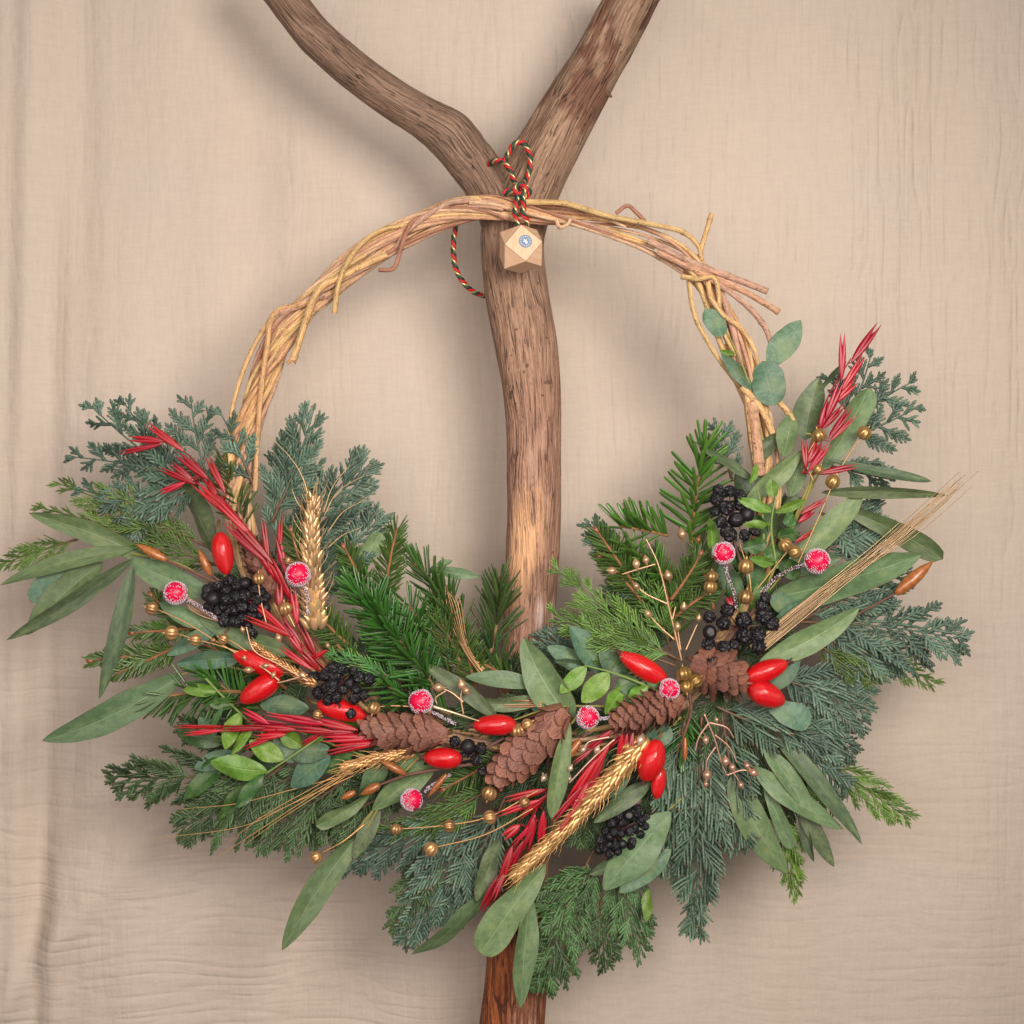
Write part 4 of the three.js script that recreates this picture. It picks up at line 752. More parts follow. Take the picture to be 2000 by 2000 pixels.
fir('brown budded spruce tip next to the driftwood inside the hoop', [1238, 1140, 34], [1168, 1040, 36], 'spruce', { L: 44, w: 4.2, ...MS });
fir('spruce sprig hidden below the brown budded tip inside the hoop', [1280, 1210, 30], [1175, 1090, 30], 'spruce', { L: 40, ...MS });
fir('spruce sprig with orange stem leaning toward the brown flax pod', [1310, 1172, 48], [1366, 1086, 50], 'spruce', { L: 40, w: 4.2, ...MS });
fir('spruce sprig with orange stem just above the three o\'clock black berries', [1318, 1205, 50], [1382, 1158, 52], 'spruce', { L: 38, w: 4, ...MS });
fir('spruce sprig filling the gap behind the gold drop seeds inside the hoop', [1320, 1250, 34], [1280, 1090, 36], 'spruce', { L: 44, w: 4.2, bud: 0, ...MS });
fir('spruce sprig beside the fir stem and the pale lime leaf at two o\'clock', [1395, 1190, 34], [1365, 1060, 34], 'spruce', { L: 44, ...MS });
fir('short fir tip low behind the bright cedar at five o\'clock', [1290, 1330, 40], [1220, 1270, 38], 'firdark', { L: 44, bud: 0, ...MS });
fir('spruce tip in shade under the wrinkled bud twig at six o\'clock', [980, 1480, 24], [870, 1540, 22], 'spruce', { L: 38, ...MS });
fir('fir needles fanning out below the sideways cone at five o\'clock', [1345, 1380, 46], [1330, 1480, 40], 'firdark', { L: 46, bud: 0, ...MS });

fir('olive sprig of long needles leaning over the straws inside the hoop', [900, 1300, 40], [862, 1215, 40], 'olive', { L: 60, w: 5, lift: 0.3, bud: 0 });
fir('dark glossy needles in shade at the foot of the driftwood scars', [985, 1340, 20], [958, 1262, 20], 'olive', { L: 56, w: 5, lift: 0.3, bud: 0, c: [0.04, 0.1, 0.03] });
fir('short bright fir tip between the spruce and the straws inside the hoop', [830, 1260, 44], [798, 1180, 44], 'firdark', { L: 52, w: 6, bud: 0 });
fir('olive spruce tip beside the driftwood, lowest inside the hoop', [930, 1340, 36], [905, 1235, 36], 'spruce', { L: 46, w: 4, bud: 0, mass: 1 });
fir('spruce tip at seven o\'clock just above the black berries', [690, 1300, 48], [640, 1225, 48], 'spruce', { L: 42, w: 4, bud: 0, mass: 1 });

fir('bright fir sprig under the upturned needles inside the hoop', [1300, 1130, 38], [1225, 1062, 38], 'fir', { L: 50, w: 6, bud: 0 });
cypress('dark cedar backing inside the hoop below the budded spruce tip', [1330, 1250, 0], [1200, 1130, 0], 110, 'dark', { gap: 8, from: 0 });
cypress('dark cedar backing below the plump level cone', [800, 1430, 0], [640, 1480, 0], 120, 'dark', { gap: 8, from: 0 });
cypress('dark cedar backing below the bright hip at six o\'clock', [1040, 1400, 0], [880, 1440, 0], 110, 'dark', { gap: 8, from: 0 });
cypress('dark cedar backing under the broad leaf at six o\'clock', [1160, 1400, 0], [1000, 1310, 0], 110, 'dark', { gap: 8, from: 0 });
cypress('dark cedar backing under the eucalyptus leaves at four o\'clock', [1440, 1400, 0], [1560, 1600, 0], 120, 'dark', { gap: 8, from: 0, droop: 0.2 });
cypress('dark cedar backing above the yellow stem at seven o\'clock', [760, 1500, 0], [640, 1620, 0], 110, 'dark', { gap: 8, from: 0, droop: 0.2 });

// eucalyptus
euc('eucalyptus sprig of long narrow leaves fanning out beyond everything else at nine o\'clock', [[[410, 1135], [350, 1100, 44], [262, 1080, 48]]], [
  [[292, 1092], [58, 1002], 48, { bend: 16, m: 'euc', za: -8, roll: 0.1 }],
  [[168, 1072], [62, 1176], 50, { shape: 'blunt', bend: 12, m: 'eucBlue', za: -14, tint: 0.95, roll: 0.3 }],
  [[200, 1098], [54, 1240], 62, { bend: 14, m: 'euc', za: -6, tint: 0.85 }],
  [[264, 1072], [2, 1143], 38, { bend: 20, za: 8, tint: 1.05, roll: -0.2 }],
  [[264, 1090], [14, 1250], 36, { bend: -16, m: 'eucDark', za: 12, roll: 0.5 }],
  [[264, 1104], [195, 1365], 34, { bend: -14, m: 'eucDark', za: 16, tint: 1.1, roll: 0.4 }],
  [[248, 1092], [424, 1164], 56, { shape: 'oval', bend: 6, za: 4, tint: 1.02 }]], 32);
euc('broad dark eucalyptus leaf behind the upper hip and the red oat', [[[440, 1130], [430, 1085]]], [[[432, 1095], [362, 938], 64, { shape: 'blunt', m: 'eucDark', bend: -6, tint: 1.05 }]], 34);
euc('eucalyptus sprig of small leaves tucked under the black berries at eight o\'clock', [[[600, 1300], [470, 1262], [390, 1225]]], [
  [[412, 1222], [312, 1176], 38, { tint: 1.05, bend: -6 }], [[575, 1276], [388, 1206], 46, { bend: -10, za: 6 }], [[430, 1222], [326, 1280], 34, { m: 'eucBlue' }], [[470, 1285], [345, 1296], 44, { m: 'eucBlue', bend: 6, tint: 0.85 }]], 44);
euc('large single eucalyptus leaf lying alone on the cloth at eight o\'clock', [[[480, 1310], [420, 1298], [352, 1318]]], [[[356, 1316], [84, 1446], 66, { bend: -26, shape: 'lance', roll: 0.05, tint: 1.05, twist: 0.1 }]], 38);
euc('eucalyptus leaf rising beside the upright wheat ear inside the hoop', [[[700, 1150], [705, 1110]]], [[[692, 1122], [746, 1040], 44, { shape: 'blunt', tint: 1.1, m: 'euc' }]], 30);
euc('eucalyptus leaves in shade behind the long needled sprigs inside the hoop', [[[900, 1260], [860, 1150], [845, 1120]]], [[[846, 1112], [938, 1126], 24, { tint: 1 }], [[838, 1118], [884, 1094], 22, {}], [[770, 1180], [745, 1215], 40, { shape: 'oval', m: 'eucBlue' }]], 20);
euc('eucalyptus sprig of narrow and broad leaves lying across the bottom centre of the ring', [[[1290, 1378, 66], [1180, 1379, 66], [1080, 1382, 66], [1000, 1408, 62]]], [
  [[1120, 1412], [1022, 1244], 80, { shape: 'lance', bend: -16, tint: 1.02, roll: 0.05 }],
  [[1050, 1338], [908, 1322], 36, { za: -4, bend: 6 }], [[1066, 1364], [922, 1372], 32, { m: 'eucDark', bend: -12, tint: 1.25, za: 6 }], [[972, 1402], [818, 1292], 34, { m: 'eucDark', bend: 12, tint: 1.2, za: 10 }],
  [[1150, 1302], [1068, 1262], 34, { za: -6, m: 'eucBlue' }], [[1160, 1308], [1082, 1290], 28, { m: 'eucDark', za: -10 }], [[1180, 1318], [1112, 1222], 62, { m: 'eucBlue', za: -12, shape: 'oval', tint: 0.9 }], [[1228, 1318], [1170, 1272], 56, { m: 'eucBlue', za: -8, tint: 0.85, shape: 'oval' }], [[1110, 1405], [1030, 1372], 44, { m: 'eucBlue', za: -8 }]], 60);
euc('slim eucalyptus leaf hanging in front of the middle cone', [[[1130, 1395], [1116, 1414]]], [[[1114, 1412], [1077, 1598], 42, { bend: 8, tint: 1.0, m: 'euc', shape: 'long' }]], 96);
euc('eucalyptus sprig with a yellow stem hanging at seven o\'clock above the cloth', [[[830, 1468, 66], [770, 1530, 62], [715, 1620, 54], [690, 1660, 46]], [[760, 1540, 62], [700, 1620, 54], [668, 1650, 46]]], [
  [[694, 1640], [550, 1858], 58, { bend: 14, tint: 0.85, roll: 0.25, za: -12 }], [[722, 1552], [616, 1614], 42, { shape: 'blunt', bend: -8, tint: 1.05 }], [[752, 1490], [700, 1556], 46, { tint: 0.95, m: 'euc' }], [[738, 1582], [690, 1680], 36, { m: 'eucDark', tint: 1.2, za: -10 }], [[850, 1500], [726, 1584], 52, { bend: 12, m: 'euc', za: 4 }], [[830, 1470], [770, 1500], 50, { m: 'euc', za: 2 }]], 56);
euc('eucalyptus sprig of broad leaves hanging in front of the driftwood foot', [[[1085, 1600], [1060, 1680]]], [
  [[1066, 1685], [938, 1862], 82, { shape: 'blunt', bend: 10, tint: 1.08, za: 10, roll: 0.05, cup: 0.12 }], [[1036, 1740], [1016, 1968], 54, { shape: 'oval', bend: 4, tint: 1.0, za: -4, m: 'euc' }], [[950, 1745], [804, 1862], 46, { bend: -24, tint: 0.9, za: -16 }], [[975, 1640], [930, 1760], 40, { m: 'eucDark', za: -10, tint: 1.15 }]], 46);
euc('pair of pale eucalyptus leaves under the lowest black berries', [[[1330, 1560], [1306, 1582]]], [[[1308, 1582], [1178, 1738], 78, { shape: 'oval', bend: 6, tint: 1.1, za: 14, m: 'euc', cup: 0.1 }], [[1312, 1660], [1208, 1742], 46, { m: 'eucBlue', za: -6, shape: 'oval' }], [[1240, 1670], [1150, 1706], 36, { m: 'eucDark', za: -4, tint: 1.2 }], [[1268, 1740], [1262, 1800], 22, { m: 'lime', za: -14, tint: 0.8 }]], 48);
euc('slim grey eucalyptus leaf crossing above the lowest black berries', [[[1300, 1500], [1270, 1530]]], [[[1272, 1528], [1158, 1606], 34, { bend: 8, m: 'eucDark', tint: 1.3 }], [[1230, 1500], [1180, 1560], 40, { m: 'eucBlue', za: -20 }]], 66);
euc('eucalyptus sprig of long leaves pointing down and outward at four o\'clock', [[[1480, 1420], [1520, 1470]]], [
  [[1428, 1512], [1538, 1706], 60, { bend: 18, roll: 0.2, tint: 1, za: 6 }], [[1492, 1530], [1546, 1658], 38, { tint: 1.05, shape: 'blunt' }], [[1468, 1495], [1646, 1618], 48, { bend: 14, za: 12 }], [[1490, 1455], [1600, 1600], 42, { tint: 0.95, za: 4 }], [[1515, 1440], [1682, 1648], 42, { roll: 0.4, bend: -16, m: 'eucDark', tint: 1.2, za: -4 }], [[1560, 1570], [1628, 1692], 34, { m: 'eucDark', tint: 1.1, za: -10 }], [[1565, 1600], [1588, 1682], 26, { m: 'eucDark', za: -16 }]], 36);
euc('round eucalyptus leaves on a fine stem near the hoop at two o\'clock', [[[1490, 860], [1470, 770, 50], [1440, 690, 52], [1392, 600, 48]], [[1470, 770, 50], [1502, 720, 54]]], [
  [[1499, 716], [1563, 626], 52, { shape: 'oval', m: 'eucBlue', tint: 1.05, za: 0, roll: 0.1 }], [[1510, 793], [1488, 706], 64, { shape: 'round', m: 'eucBlue', tint: 1.05, za: 12, roll: 0.1 }], [[1470, 760], [1407, 690], 30, { m: 'eucBlue', tint: 0.8 }], [[1414, 656], [1375, 606], 40, { shape: 'round', m: 'eucBlue', tint: 1.1 }], [[1435, 692], [1404, 686], 12, { m: 'lime', tint: 0.9 }]], 52);
euc('eucalyptus sprig of overlapping leaves at two o\'clock below the round leaves', [[[1500, 1140, 60], [1556, 1000, 66], [1592, 900, 70], [1584, 884, 74], [1560, 882, 76]], [[1520, 1090, 60], [1585, 930, 72], [1580, 850, 78], [1568, 848, 78]]], [
  [[1564, 880], [1454, 984], 42, { bend: -8, tint: 1.12, za: 30, shape: 'oval' }], [[1530, 892], [1551, 802], 48, { tint: 1.05, za: 18 }], [[1470, 936], [1356, 860], 26, { m: 'eucDark', tint: 1.1, za: 26 }], [[1470, 900], [1526, 848], 36, { m: 'eucDark', za: 8 }], [[1505, 960], [1550, 890], 40, { m: 'euc', za: 10 }], [[1500, 970], [1475, 920], 40, { m: 'eucDark', za: -4 }], [[1545, 970], [1570, 888], 40, { m: 'euc', za: 14, tint: 0.85, shape: 'oval' }], [[1480, 1000], [1440, 920], 44, { m: 'eucDark' }], [[1530, 1060], [1560, 960], 44, { m: 'eucDark', za: -6, tint: 1.1 }], [[1500, 1070], [1510, 980], 46, { m: 'euc', za: -6, tint: 0.75 }]], 40);
euc('dark curled eucalyptus leaf standing behind the red oat at two o\'clock', [[[1570, 900], [1566, 860]]], [[[1572, 860], [1600, 738], 62, { m: 'eucDark', tint: 1.15, bend: -10, roll: 0.4, cup: 0.4 }], [[1590, 775], [1652, 706], 14, { m: 'eucDark', bend: -4, shape: 'long' }]], 34);
euc('long pale eucalyptus leaf beside the red oat at two o\'clock', [[[1580, 960], [1605, 915]]], [[[1606, 918], [1697, 757], 60, { shape: 'blunt', tint: 1.08, bend: 6, m: 'euc' }]], 36);
euc('two slim dark eucalyptus leaves pointing out over the cloth at two o\'clock', [[[1540, 1010], [1590, 950]]], [[[1604, 896], [1818, 940], 24, { m: 'eucDark', bend: 8, tint: 1.05, roll: 0.5, za: 14, shape: 'long' }], [[1600, 962], [1850, 968], 30, { m: 'eucDark', bend: -8, tint: 1.4, za: 8 }]], 48);
euc('curving eucalyptus leaf with its blunt tip on the cloth beyond the barley awns', [[[1560, 1080], [1640, 990]]], [[[1636, 990], [1840, 1092], 56, { shape: 'blunt', bend: -14, tint: 0.9, m: 'euc' }]], 26);
euc('eucalyptus sprig of broad leaves under the outermost frosted berry at three o\'clock', [[[1480, 1180], [1530, 1120]]], [[[1526, 1118], [1682, 964], 52, { shape: 'long', tint: 1.05, bend: 6 }], [[1500, 1170], [1800, 1082], 86, { bend: 10, tint: 1.08, za: 2 }], [[1500, 1165], [1545, 1188], 44, { m: 'eucBlue', shape: 'oval', za: 14 }], [[1530, 1110], [1640, 1090], 50, { m: 'euc', za: -8 }]], 42);
euc('pale eucalyptus leaf along the lower side of the barley straws', [[[1440, 1330], [1490, 1290]]], [[[1480, 1296], [1678, 1186], 56, { shape: 'oval', bend: 14, tint: 1.08 }], [[1490, 1240], [1570, 1170], 40, { m: 'eucBlue', za: -6 }]], 62);
euc('short blue green leaves behind the pair of hips at four o\'clock', [[[1470, 1340], [1500, 1330]]], [[[1490, 1348], [1562, 1282], 50, { m: 'eucBlue', tint: 0.85 }], [[1490, 1370], [1582, 1412], 62, { m: 'eucBlue', shape: 'blunt', tint: 0.95 }]], 58);
euc('blue green leaf above the hip hanging at five o\'clock', [[[1330, 1400], [1310, 1420]]], [[[1302, 1410], [1262, 1440], 44, { m: 'eucBlue', shape: 'oval', za: 20 }], [[1310, 1420], [1275, 1452], 40, { m: 'eucBlue', shape: 'oval' }]], 70);

// small leaved sprigs
greens('lime green leafy sprig arching over the bottom centre of the ring', [[[1290, 1350, 84], [1200, 1315, 84], [1142, 1300, 80]]], [
  [[1146, 1302], [1093, 1354], 34, { tint: 1.05 }], [[1190, 1314], [1136, 1372], 42, { tint: 1.05, za: 6 }], [[1218, 1340], [1182, 1396], 38, { tint: 1.0, za: 4 }], [[1264, 1338], [1224, 1372], 32, { za: 8 }], [[1282, 1342], [1262, 1296], 34, { m: 'leafGreen', za: 16, roll: 0.4 }], [[1250, 1330], [1200, 1345], 36, { m: 'leafGreen', za: -4 }]], 78);
greens('lime green leafy sprig below the lying red oat at seven o\'clock', [[[645, 1424, 74], [580, 1470, 78], [520, 1510, 78]]], [
  [[520, 1508], [409, 1488], 46, { bend: -6, tint: 1.1 }], [[554, 1484], [486, 1446], 40, { bend: -6, tint: 1.05 }], [[590, 1458], [546, 1432], 36, { tint: 1 }], [[512, 1514], [460, 1580], 30, { m: 'leafGreen', tint: 1.1 }], [[600, 1450], [640, 1420], 30, {}]], 64);
greens('leafy sprig with small leaves and a thin green stem at eight o\'clock', [[[395, 1318, 70], [445, 1370, 70], [520, 1440, 66]], [[445, 1370], [412, 1420]]], [
  [[426, 1348], [358, 1347], 28, { tint: 1.05 }], [[470, 1392], [441, 1464], 32, { bend: 6, tint: 1 }], [[496, 1412], [452, 1474], 22, { tint: 1.0 }], [[440, 1366], [405, 1440], 14, { m: 'leafGreen', tint: 1.3, shape: 'long' }], [[460, 1375], [405, 1372], 26, { m: 'leafGreen' }]], 68);
greens('cluster of dark green leaves in shade behind the lying red oat', [[[600, 1460], [500, 1440], [380, 1440]]], [
  [[440, 1450], [345, 1430], 40, { m: 'leafGreen', tint: 0.8 }], [[460, 1470], [380, 1500], 40, { m: 'eucBlue', tint: 0.8 }], [[440, 1490], [360, 1560], 40, { m: 'leafGreen', tint: 1.05, shape: 'lance' }], [[510, 1400], [430, 1380], 34, { m: 'leafGreen' }], [[420, 1440], [390, 1400], 36, { m: 'eucBlue' }], [[540, 1470], [480, 1500], 44, { m: 'leafGreen', tint: 0.7 }], [[430, 1480], [395, 1510], 34, { m: 'leafGreen' }], [[480, 1530], [428, 1600], 30, { m: 'leafGreen', tint: 0.9 }]], 28);
greens('blue green leafy sprig between the lying red oat and the wheat ear at seven o\'clock', [[[720, 1480], [640, 1450], [560, 1420]]], [
  [[606, 1382], [508, 1376], 40, { m: 'eucBlue', tint: 0.9, za: 12 }], [[648, 1474], [568, 1536], 60, { m: 'eucBlue', bend: 6, tint: 0.95, za: 14 }], [[600, 1480], [535, 1440], 54, { m: 'eucBlue', tint: 0.9 }], [[645, 1458], [570, 1478], 44, { m: 'eucBlue', tint: 0.95, za: 8 }], [[690, 1470], [630, 1508], 38, { m: 'leafGreen', tint: 1.1, za: 10 }], [[700, 1400], [660, 1440], 40, { m: 'lime', tint: 0.8 }], [[640, 1410], [600, 1440], 30, { m: 'leafGreen' }]], 52);
greens('leafy sprig with narrow green leaves beside the black berries at two o\'clock', [[[1518, 1110, 92], [1506, 1030, 94], [1514, 968, 96]], [[1495, 1110, 80], [1490, 1000, 86], [1482, 960, 84]]], [
  [[1508, 999], [1440, 974], 24, { tint: 0.95, za: 6 }], [[1514, 1001], [1576, 976], 22, { tint: 0.85, za: 4 }], [[1508, 1028], [1451, 1024], 18, { tint: 0.9, za: 6 }], [[1514, 972], [1508, 935], 26, { tint: 1.1, za: 8, bend: -6 }], [[1518, 1102], [1464, 1090], 24, { tint: 0.9 }], [[1550, 1030], [1540, 1000], 28, { m: 'leafGreen', tint: 1.1 }], [[1500, 1060], [1450, 1070], 34, { m: 'leafGreen' }], [[1490, 1090], [1530, 1070], 34, { m: 'leafGreen', tint: 1.1 }], [[1470, 1010], [1500, 1040], 34, { m: 'leafGreen', tint: 0.8, za: -10 }], [[1520, 1050], [1560, 1040], 36, { m: 'leafGreen', tint: 1, za: -10 }], [[1480, 905], [1466, 945], 18, { tint: 1.2, za: 4 }]], 86);
greens('dark green leaves under the black berries and gold seeds at three o\'clock', [[[1450, 1210], [1440, 1130], [1470, 1060]]], [
  [[1386, 1088], [1384, 1010], 32, { m: 'lime', tint: 1.05, bend: 6, za: 20 }], [[1440, 1190], [1430, 1110], 36, { m: 'leafGreen', tint: 1.1 }], [[1480, 1160], [1470, 1090], 40, { m: 'leafGreen' }], [[1430, 1160], [1400, 1100], 30, { m: 'eucBlue', tint: 0.8 }], [[1470, 1200], [1500, 1120], 34, { m: 'lime', tint: 0.75 }], [[1460, 1120], [1420, 1060], 36, { m: 'leafGreen' }], [[1560, 1130], [1520, 1090], 40, { m: 'leafGreen' }]], 44);

// dyed red oats
oat('dyed red oat rising highest at ten o\'clock, its tip over the blue cypress', [[[590, 1240], [545, 1130], [480, 1030], [425, 960], [370, 890], [322, 862]]], [
  [362, 882, 290, 828], [324, 862, 254, 857], [320, 868, 236, 886, 15], [408, 936, 346, 886, 22], [384, 946, 315, 916], [380, 940, 336, 904], [364, 942, 312, 963, 15], [443, 964, 406, 890, 20], [426, 970, 398, 930, 16],
  [470, 1018, 380, 944, 22], [505, 1058, 415, 966, 22], [452, 1000, 400, 948, 20], [535, 1100, 455, 1010, 22], [555, 1150, 490, 1050, 22], [520, 1095, 440, 1020, 20], [545, 1100, 550, 1008, 14], [528, 1112, 514, 1010, 16], [560, 1120, 545, 1050, 16], [570, 1170, 528, 1090, 20]], 70);
oat('dyed red oat lying over the black berries at nine o\'clock', [[[650, 1320], [600, 1270], [565, 1225], [545, 1180]]], [
  [566, 1238, 488, 1170, 22], [572, 1242, 480, 1204, 18], [548, 1192, 546, 1140, 16], [582, 1218, 572, 1150, 18], [594, 1278, 562, 1230, 22], [618, 1282, 590, 1226, 18], [612, 1306, 548, 1262, 17], [642, 1268, 596, 1292, 14], [590, 1262, 545, 1205, 20], [625, 1310, 590, 1270, 18]], 84);
oat('dyed red oat lying flat at seven o\'clock, its tip toward the large eucalyptus leaf', [[[745, 1448], [660, 1428], [560, 1418], [450, 1418], [360, 1416]]], [
  [440, 1418, 342, 1418, 11], [440, 1424, 362, 1432, 11], [528, 1412, 476, 1384, 18], [560, 1412, 480, 1406, 15], [520, 1420, 430, 1424, 14], [580, 1424, 490, 1420, 19], [640, 1414, 545, 1398, 20], [700, 1424, 610, 1404, 18], [660, 1428, 575, 1420, 20], [545, 1432, 478, 1460, 13], [630, 1430, 588, 1455, 12], [735, 1440, 630, 1442, 18], [740, 1450, 650, 1460, 17], [725, 1452, 636, 1470, 15], [560, 1432, 500, 1438, 16], [690, 1430, 620, 1430, 18], [610, 1410, 520, 1392, 14]], 78);
oat('dyed red oat hanging at six o\'clock with the longest dangling tip', [[[1100, 1500], [1060, 1560], [1020, 1630], [975, 1710]]], [
  [1070, 1540, 985, 1560, 17], [1055, 1560, 972, 1588, 15], [1078, 1545, 1010, 1600, 16], [1050, 1600, 1000, 1650, 14], [1016, 1608, 982, 1632, 20], [1045, 1590, 1028, 1660, 20], [1062, 1580, 1055, 1650, 18], [1022, 1640, 992, 1700, 19], [1000, 1650, 978, 1720, 20], [985, 1700, 962, 1752, 20], [975, 1708, 940, 1780, 22], [1012, 1655, 970, 1740, 16], [1040, 1620, 1010, 1670, 14]], 76);
oat('dyed red oat running from the sideways cone down to the wheat ear at six o\'clock', [[[1240, 1420], [1180, 1470], [1130, 1530], [1095, 1590]], [[1250, 1430], [1215, 1490]]], [
  [1195, 1425, 1140, 1470, 17], [1205, 1440, 1130, 1510, 17], [1165, 1480, 1110, 1560, 19], [1180, 1480, 1125, 1590, 20], [1150, 1520, 1110, 1602, 18], [1140, 1530, 1078, 1600, 14], [1190, 1450, 1140, 1530, 18], [1215, 1430, 1206, 1500, 16], [1225, 1430, 1218, 1490, 14], [1235, 1425, 1230, 1470, 12], [1160, 1460, 1118, 1490, 14], [1135, 1560, 1090, 1620, 14]], 84);
oat('dyed red oat standing up at two o\'clock against the plain cloth', [[[1568, 925], [1590, 850], [1620, 770], [1662, 700]]], [
  [1641, 744, 1641, 653, 17], [1662, 708, 1718, 632, 20], [1640, 768, 1687, 694, 20], [1625, 790, 1672, 745, 18], [1610, 820, 1640, 745, 22], [1605, 838, 1650, 790, 17], [1616, 858, 1662, 795, 17], [1618, 862, 1668, 812, 14], [1600, 838, 1620, 780, 22], [1576, 905, 1600, 860, 22], [1575, 922, 1614, 868, 18], [1592, 926, 1672, 910, 19], [1572, 915, 1568, 860, 20], [1560, 1004, 1612, 974, 14], [1550, 1060, 1590, 1036, 14], [1556, 1020, 1590, 996, 14]], 74);
oat('stump of red oat stalk beside the frosted wire at three o\'clock', [[[1432, 1190], [1420, 1178]]], [[1428, 1185, 1422, 1164, 16]], 70);

// gilded wheat, barley and straws
wheat('upright gilded wheat ear with long fine awns inside the hoop at ten o\'clock', [618, 1230], [612, 975], 54, 64, { bend: -10, grain: 33, gap: 14, open: 0.7, c: [0.64, 0.44, 0.23], awn: 30, long: [[[604, 975], [590, 930], [560, 885], [508, 838]], [[632, 1000], [650, 950], [684, 908]], [[634, 1005], [660, 960], [712, 928]], [[640, 1040], [670, 1000], [714, 975]], [[640, 1070], [670, 1045], [706, 1030]], [[610, 975], [612, 960], [618, 940]], [[596, 1000], [580, 980], [570, 955]]] });
wheat('gilded wheat ear slanting down at six o\'clock below the red oat', [1265, 1440], [1008, 1706], 48, 84, { bend: -12, gap: 15, grain: 34, awn: 20, open: 0.52, c: [0.6, 0.37, 0.15] });
wheat('thin gilded wheat ear lying at seven o\'clock with awns trailing over the cloth', [812, 1466], [672, 1498], 34, 66, { bend: 6, grain: 24, awn: 22, long: [[[680, 1500], [600, 1545], [520, 1590], [440, 1650]], [[690, 1505], [610, 1560], [540, 1605], [478, 1650]], [[685, 1505], [600, 1560], [500, 1625], [408, 1685]], [[690, 1510], [560, 1545], [460, 1570], [355, 1580]], [[690, 1515], [570, 1570], [480, 1612], [300, 1638]], [[700, 1500], [640, 1530], [560, 1575], [500, 1600]]] });
wheat('slim gilded grass ear lying over the upper hip at eight o\'clock', [618, 1338], [494, 1256], 20, 92, { bend: -4, gap: 12, grain: 16, awn: 8, c: [0.5, 0.27, 0.11] });
reseed(99);
{
  const f = []; for (let i = 0; i < 28; i++) { const q = rr(-1, 1), e = rr(-1, 1), l = rr(0.55, 1.0); f.push([[1472 + q * 7, 1272 + q * 10], [1580 + q * 8, 1182 + q * 10], [1580 + 200 * l + e * 10, 1182 - 150 * l + e * 16 + q * 5], [1590 + 320 * l + e * 12, 1170 - 252 * l + e * 20 * l + q * 6]]); }
  awns('sheaf of thin gold barley awns sweeping out over the cloth at three o\'clock', 'barley_awns', 'barley', f, 80, 1.4, [0.46, 0.33, 0.18]);
  const s = []; for (let i = 0; i < 9; i++) s.push([[430 + i, 1205 + i * 1.4], [395, 1185 + i * 2.4], [362 + i * 0.6, 1162 + i * 3]]); awns('short bundle of pink gold straws beside the black berries at nine o\'clock', 'straw_bundle', 'straw bundle', s, 60, 2, [0.5, 0.32, 0.2]);
  const t = []; for (let i = 0; i < 7; i++) t.push([[938 + i * 3, 1318], [905 + i * 2, 1270], [876 + i * 3, 1200 - i * 6], [868 + i * 2, 1130 + i * 6]]); awns('wispy bundle of gold straws rising through the needles inside the hoop', 'straw_bundle', 'straw bundle', t, 52, 1.4, [0.45, 0.28, 0.13]);
  awns('pale straw lying from the frosted berry to the hip at six o\'clock', 'straw', 'straw', [[[846, 1380], [890, 1394], [938, 1408]]], 100, 3.2, [0.75, 0.6, 0.42]);
  awns('gold straws tucked under the broad eucalyptus leaf at six o\'clock', 'straw_bundle', 'straw bundle', [0, 1, 2, 3].map((i) => [[1058, 1366 + i * 4], [1020, 1368 + i * 4], [985, 1366 + i * 5]]), 70, 2, [0.5, 0.27, 0.14]);
}

// cones
reseed(4711);
cone('plump brown cone lying level at seven o\'clock beside the lying red oat', [858, 1432], [700, 1420], 90, 78, { n: 104, open: 0.1 });
cone('largest brown cone standing aslant at six o\'clock below the bright hip', [1096, 1398], [958, 1530], 100, 80, { n: 116, pw: 1.15, open: 0.08 });
cone('narrow ribbed cone lying at five o\'clock above the red oat', [1320, 1370], [1190, 1412], 78, 88, { n: 125, open: 0.4 });
cone('knobbly cone with ragged scales beside the pair of hips at four o\'clock', [1366, 1296], [1464, 1338], 92, 74, { n: 72, open: 0.5 });
cone('dark cone half hidden under the red oat at nine o\'clock', [540, 1160], [478, 1045], 66, 46, { n: 80 });

// gold flax and seed sprays
flax('gilded flax with round seeds strung over the leaves at eight o\'clock', [[[500, 1300], [420, 1252], [360, 1215], [300, 1188]], [[495, 1285], [430, 1262], [385, 1250], [335, 1235]], [[505, 1290], [460, 1258], [438, 1246]]], [[298, 1188, 12, 3.4], [336, 1236, 13, 3.2], [382, 1250, 12, 3.3], [437, 1248, 11, 3.6], [417, 1250, 5]], 96);
flax('two opened gold seed cups by the cone and the frosted berry at ten o\'clock', [[[520, 1220], [508, 1170], [504, 1140]], [[575, 1225], [565, 1205], [558, 1192]]], [[506, 1130, 12, -1.7], [558, 1188, 14, -1.7], [563, 1095, 8, 0.2]], 96);
flax('gold seeds on stalks hanging over the cypress at seven o\'clock', [[[1050, 1545], [955, 1596], [877, 1612], [780, 1620]], [[1040, 1580], [950, 1630], [842, 1658]], [[960, 1500], [956, 1540]]], [[774, 1618, 11, 1.7], [877, 1612, 13, 3.2], [956, 1596, 13, 3.0], [842, 1659, 13, 2.2], [956, 1550, 14, 1.9], [1024, 1566, 11, 2.6]], 92);
flax('single gold seed dangling alone over the cloth at seven o\'clock', [[[712, 1610, 60], [670, 1640, 80], [632, 1660]]], [[622, 1667, 12, 2.4]], 84);
flax('gold seeds beside the hips and cones along the bottom of the ring', [[[800, 1380], [760, 1379], [740, 1381]], [[1040, 1440], [1028, 1425]]], [[731, 1383, 12, 1.9], [1011, 1428, 13, 1.4], [1030, 1414, 11, -0.6], [620, 1396, 9, 0.3]], 100);
